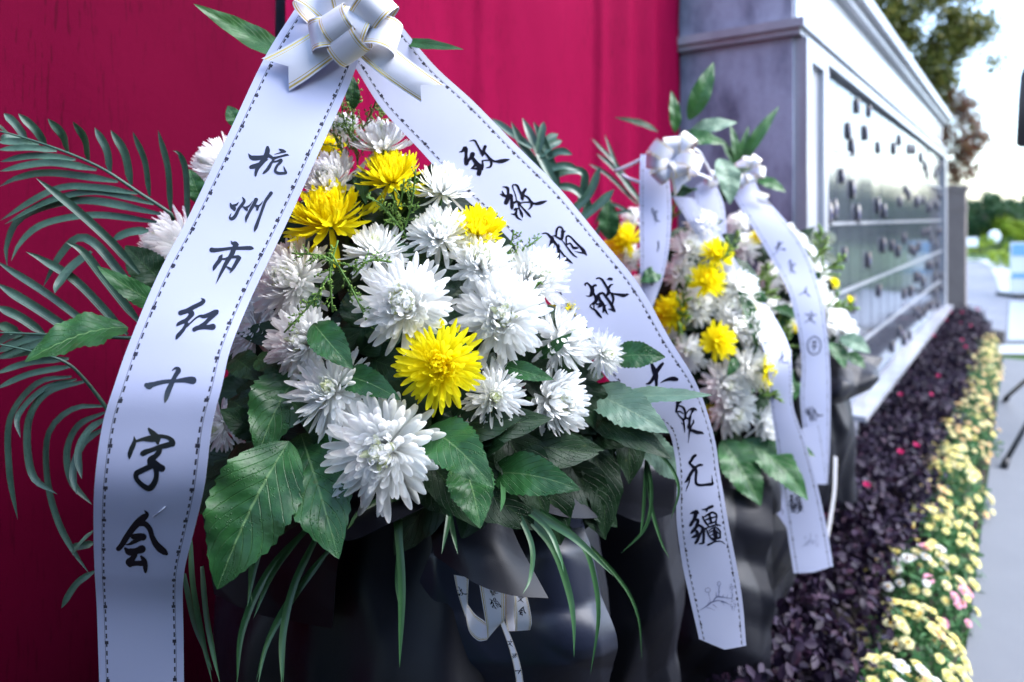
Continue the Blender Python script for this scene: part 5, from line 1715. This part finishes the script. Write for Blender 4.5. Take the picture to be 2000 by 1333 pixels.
dsh('paper_flap', W2, [[(1250, 850, 1.95), (1330, 880, 1.9), (1420, 890, 1.86), (1510, 880, 1.9)], [(1245, 910, 1.86), (1330, 950, 1.8), (1420, 965, 1.76), (1520, 940, 1.84)], [(1240, 960, 1.84), (1330, 1010, 1.8), (1420, 1030, 1.78), (1530, 990, 1.86)]], seed=14, wrinkle=.014)
dsh('paper_flap', W2, [[(1420, 960, 1.85), (1470, 970, 1.83), (1530, 960, 1.88)], [(1440, 1050, 1.82), (1480, 1070, 1.8), (1540, 1060, 1.86)], [(1470, 1160, 1.84), (1500, 1170, 1.82), (1550, 1100, 1.88)]], seed=15, wrinkle=.01)
dsh('paper_flap', W2, [[(1275, 1080, 1.86), (1330, 1060, 1.84), (1400, 1070, 1.86)], [(1290, 1170, 1.82), (1345, 1160, 1.79), (1410, 1170, 1.82)], [(1320, 1230, 1.84), (1370, 1270, 1.81), (1400, 1333, 1.84)]], seed=16, wrinkle=.012)
A1 = Ribbon(W2, [(1251, 302, 1300, 302, 1.86), (1249, 360, 1308, 360, 1.84), (1249, 425, 1311, 410, 1.82), (1250, 488, 1307, 480, 1.80), (1252, 560, 1294, 545, 1.79), (1262, 610, 1274, 600, 1.79)], n=60, bulge=.0015)
A2 = Ribbon(W2, [(1313, 384, 1352, 386, 1.92), (1348, 440, 1410, 462, 1.91), (1392, 508, 1450, 532, 1.90), (1440, 590, 1502, 604, 1.92), (1483, 660, 1536, 664, 1.82), (1500, 725, 1546, 710, 1.75), (1506, 800, 1549, 792, 1.75), (1516, 870, 1572, 862, 1.76), (1527, 960, 1598, 955, 1.78), (1540, 1055, 1617, 1045, 1.79), (1550, 1120, 1627, 1106, 1.79)], n=90, bulge=.0015, notch=-.006)
A3 = Ribbon(W2, [(1500, 880, 1535, 880, 1.84), (1511, 945, 1540, 950, 1.84), (1514, 1020, 1540, 1020, 1.84), (1518, 1082, 1541, 1062, 1.84)], n=40)
dsh('paper_flap', W2, [[(1275, 960, 1.80), (1350, 950, 1.74), (1430, 955, 1.72), (1500, 950, 1.76)], [(1270, 1090, 1.74), (1350, 1100, 1.68), (1430, 1100, 1.66), (1500, 1090, 1.70)], [(1265, 1230, 1.72), (1350, 1240, 1.66), (1430, 1240, 1.64), (1505, 1230, 1.68)], [(1260, 1450, 1.74), (1350, 1450, 1.68), (1430, 1450, 1.66), (1512, 1450, 1.70)]], seed=18, wrinkle=.016)
A4 = Ribbon(W2, [(1262, 960, 1285, 962, 1.60), (1268, 1100, 1284, 1110, 1.60), (1255, 1260, 1283, 1265, 1.60), (1240, 1400, 1280, 1400, 1.60)], n=40)
for rb, its in ((A1, (('ai', 1281, 424, 34, 0, .7), ('dot', 1285, 482, 20, 0, 1), ('zhi', 1276, 545, 24, 0, .7))), (A2, (('ren', 1518, 660, 16, .1, 1), ('wu', 1530, 700, 28, .1, .8), ('jiang', 1556, 982, 40, .0, .8))), (A3, (('dot', 1528, 1000, 10, 0, 1), ('wen', 1530, 1035, 14, 0, 1)))):
    for g, x, y, h, ro, sx in its:
        rb.strokes(placed(g, x, y, h, ro, sx))
A2.strokes(placed('twig', 1582, 1055, 26), 'printed_twig', 'motif')


def small_bow(root, K, sc, seed):
    r = random.Random(seed)
    b = empty('bow', K, None, None)
    for k_ in ('label', 'category'):
        del b[k_]
    b.parent = root; b.location = K - world_loc(root)
    for k in range(8):
        a = k * .85 + r.uniform(-.2, .2)
        bow_loop(b, K, (math.cos(a), -.45 + .3 * math.sin(a * 2), math.sin(a) + .1), .062 * sc * r.uniform(.75, 1.15), .036 * sc, (r.uniform(-.4, .4) - math.sin(a), .3, math.cos(a) + r.uniform(-.3, .3)), r.uniform(.38, .55))
    return b


b2 = small_bow(W2, P(1312, 312, 1.80), 1.15, 4)
bow_tail(b2, [(1300, 320, 1330, 305, 1.79), (1310, 350, 1345, 335, 1.78), (1318, 385, 1350, 350, 1.78)], .01)
mb = MB(); mb.tube([Vector(x) for x in cr(pts3([(1330, 285), (1362, 295), (1378, 320), (1392, 345)], 1.85, 1.95), 12)], .004, 5); mb.build('cord', 'bow', b2)
mb = MB(); mb.tube([Vector(x) for x in cr(pts3([(1345, 338), (1368, 342), (1390, 352)], 1.85, 1.95), 12)], .004, 5); mb.build('cord', 'bow', b2)
for pl in ([(1255, 310), (1225, 325), (1200, 335)], [(1255, 358), (1230, 350), (1215, 342)]):
    mb = MB(); mb.tube([Vector(x) for x in cr(pts3(pl, 1.86, 1.9), 8)], .005, 5); mb.build('cord', 'bow', b2)

# ================================================================== third wreath
B3 = Vector((1.10, 2.72, 0))
W3 = empty('funeral_wreath', B3, 'farthest wreath, half hidden, standing against the corner of the granite pier', 'wreath', 'funeral wreaths along the wall')
body(W3, B3.x, B3.y, [(0, .17), (.30, .21), (.60, .22), (.80, .20), (.9, .24)], 35)
foam(W3, P(1545, 600, 2.68), (.17, .11, .24))


def d3(px, py):
    return 2.40 + .12 * ((px - 1550) / 130) ** 2 + .14 * max(0., (640 - py) / 250)


F3 = [('w', 1440, 436, 50), ('w', 1450, 482, 64), ('w', 1508, 536, 62), ('w', 1530, 450, 50), ('w', 1572, 500, 64), ('w', 1592, 560, 58), ('w', 1616, 592, 60), ('w', 1622, 626, 58), ('w', 1655, 645, 62), ('w', 1500, 600, 50), ('w', 1600, 530, 50), ('w', 1560, 470, 40), ('w', 1540, 620, 60), ('w', 1640, 610, 46), ('w', 1545, 545, 50),
      ('y', 1480, 462, 34), ('y', 1548, 474, 40), ('y', 1630, 552, 24), ('y', 1552, 640, 20), ('y', 1660, 585, 18)]
for i, (k, x, y, di) in enumerate(F3):
    flower(W3, k, x, y, di * 1.02, d3(x, y) + .02, ((x - 1540) / 130, -.8, (600 - y) / 300 + .3), i % 2, lib=LOW)


def cf3(r):
    a, b = r.uniform(-1, 1), r.uniform(-.9, 1)
    px, py = 1555 + 115 * a * (.7 + .3 * b), 590 + 130 * b
    return P(px, py, d3(px, py) + r.uniform(.10, .19)), Vector((a * .8, -1, .2 - b * .4)).normalized()


fill_leaves(W3, 90, cf3, .10, .05, 17)
for q in ((1438, 325, 2.5, 1426, 244, 2.5, 20, dict(mat='lily_leaf', serr=0)), (1442, 320, 2.5, 1462, 246, 2.5, 18, dict(mat='lily_leaf', serr=0)), (1446, 320, 2.5, 1522, 208, 2.5, 24, dict(mat='lily_leaf', serr=0)), (1478, 352, 2.5, 1535, 376, 2.45, 30, dict(mat='lily_leaf', serr=0)), (1435, 325, 2.5, 1405, 270, 2.5, 20, dict(mat='lily_leaf', serr=0)),
          (1640, 660, 2.4, 1700, 690, 2.35, 40, dict(mat='pale_leaf')), (1620, 670, 2.4, 1650, 720, 2.35, 36, {}), (1585, 690, 2.4, 1620, 740, 2.35, 30, {}), (1450, 350, 2.5, 1400, 400, 2.5, 40, dict(mat='dark_leaf')), (1590, 545, 2.4, 1600, 530, 2.38, 20, {}), (1510, 600, 2.4, 1558, 625, 2.3, 34, {}), (1500, 640, 2.4, 1555, 610, 2.35, 30, {}),
          (1560, 720, 2.4, 1540, 790, 2.35, 40, {}), (1650, 690, 2.4, 1690, 720, 2.35, 30, {})):
    leaf(W3, *q[:7], **q[7])
for k, (pl, d_) in enumerate((([(1590, 520), (1600, 480), (1606, 445)], 2.45), ([(1600, 540), (1630, 515), (1650, 500)], 2.45), ([(1470, 560), (1500, 530), (1530, 505)], 2.4), ([(1480, 590), (1500, 565), (1505, 540)], 2.38), ([(1500, 660), (1530, 640), (1545, 600)], 2.36), ([(1490, 570), (1470, 540), (1460, 520)], 2.38), ([(1520, 680), (1535, 655), (1540, 640)], 2.3), ([(1610, 600), (1650, 600), (1668, 590)], 2.4))):
    sprig(W3, pl, d_, d_, side=.065, step=.010, seed=80 + k, bud=.0045)
dsh('paper_flap', W3, [[(1555, 690, 2.5), (1610, 700, 2.45), (1660, 690, 2.45), (1720, 700, 2.5)], [(1548, 720, 2.4), (1610, 750, 2.36), (1660, 745, 2.34), (1715, 735, 2.4)], [(1550, 765, 2.38), (1600, 790, 2.35), (1650, 785, 2.34), (1700, 760, 2.4)]], seed=24, wrinkle=.014)
T1 = Ribbon(W3, [(1434, 335, 1470, 325, 2.42), (1431, 377, 1482, 372, 2.40), (1462, 431, 1527, 424, 2.36), (1509, 511, 1570, 482, 2.32), (1538, 565, 1602, 568, 2.28), (1557, 640, 1613, 632, 2.26), (1566, 712, 1620, 705, 2.26), (1563, 785, 1622, 780, 2.26), (1575, 880, 1620, 880, 2.27), (1586, 946, 1616, 946, 2.28)], n=90, bulge=.0015)
T2 = Ribbon(W3, [(1360, 362, 1392, 350, 2.22), (1358, 400, 1412, 395, 2.20), (1380, 450, 1418, 440, 2.18), (1400, 505, 1420, 490, 2.17)], n=40, bulge=.002)
T3 = Ribbon(W3, [(1628, 890, 1636, 894, 2.3), (1626, 960, 1633, 962, 2.3), (1614, 1040, 1621, 1042, 2.3), (1612, 1060, 1615, 1060, 2.3)], n=20, name='cord', mat='bow')
T4 = Ribbon(W3, [(1560, 838, 1602, 832, 2.2), (1575, 890, 1610, 888, 2.2), (1588, 946, 1616, 945, 2.2)], n=20)
for g, x, y, h, ro, sx in (('da', 1523, 486, 26, .3, .9), ('ai', 1547, 524, 28, .3, 1), ('ren', 1573, 570, 18, .2, 1.3), ('wen', 1583, 620, 24, .1, 1), ('seal', 1590, 675, 36, .05, .75)):
    T1.strokes(placed(g, x, y, h, ro, sx))
for g, x, y, h, ro, sx in (('jing', 1590, 810, 28, .1, 1), ('xian', 1588, 868, 26, .1, 1)):
    T1.strokes(placed(g, x, y, h, ro, sx))
b3 = small_bow(W3, P(1456, 336, 2.38), .95, 9)
bow_tail(b3, [(1464, 375, 1480, 395, 2.36), (1485, 375, 1495, 400, 2.36), (1503, 382, 1508, 402, 2.36)], .02)
b4 = small_bow(W3, P(1392, 352, 2.2), .45, 10)
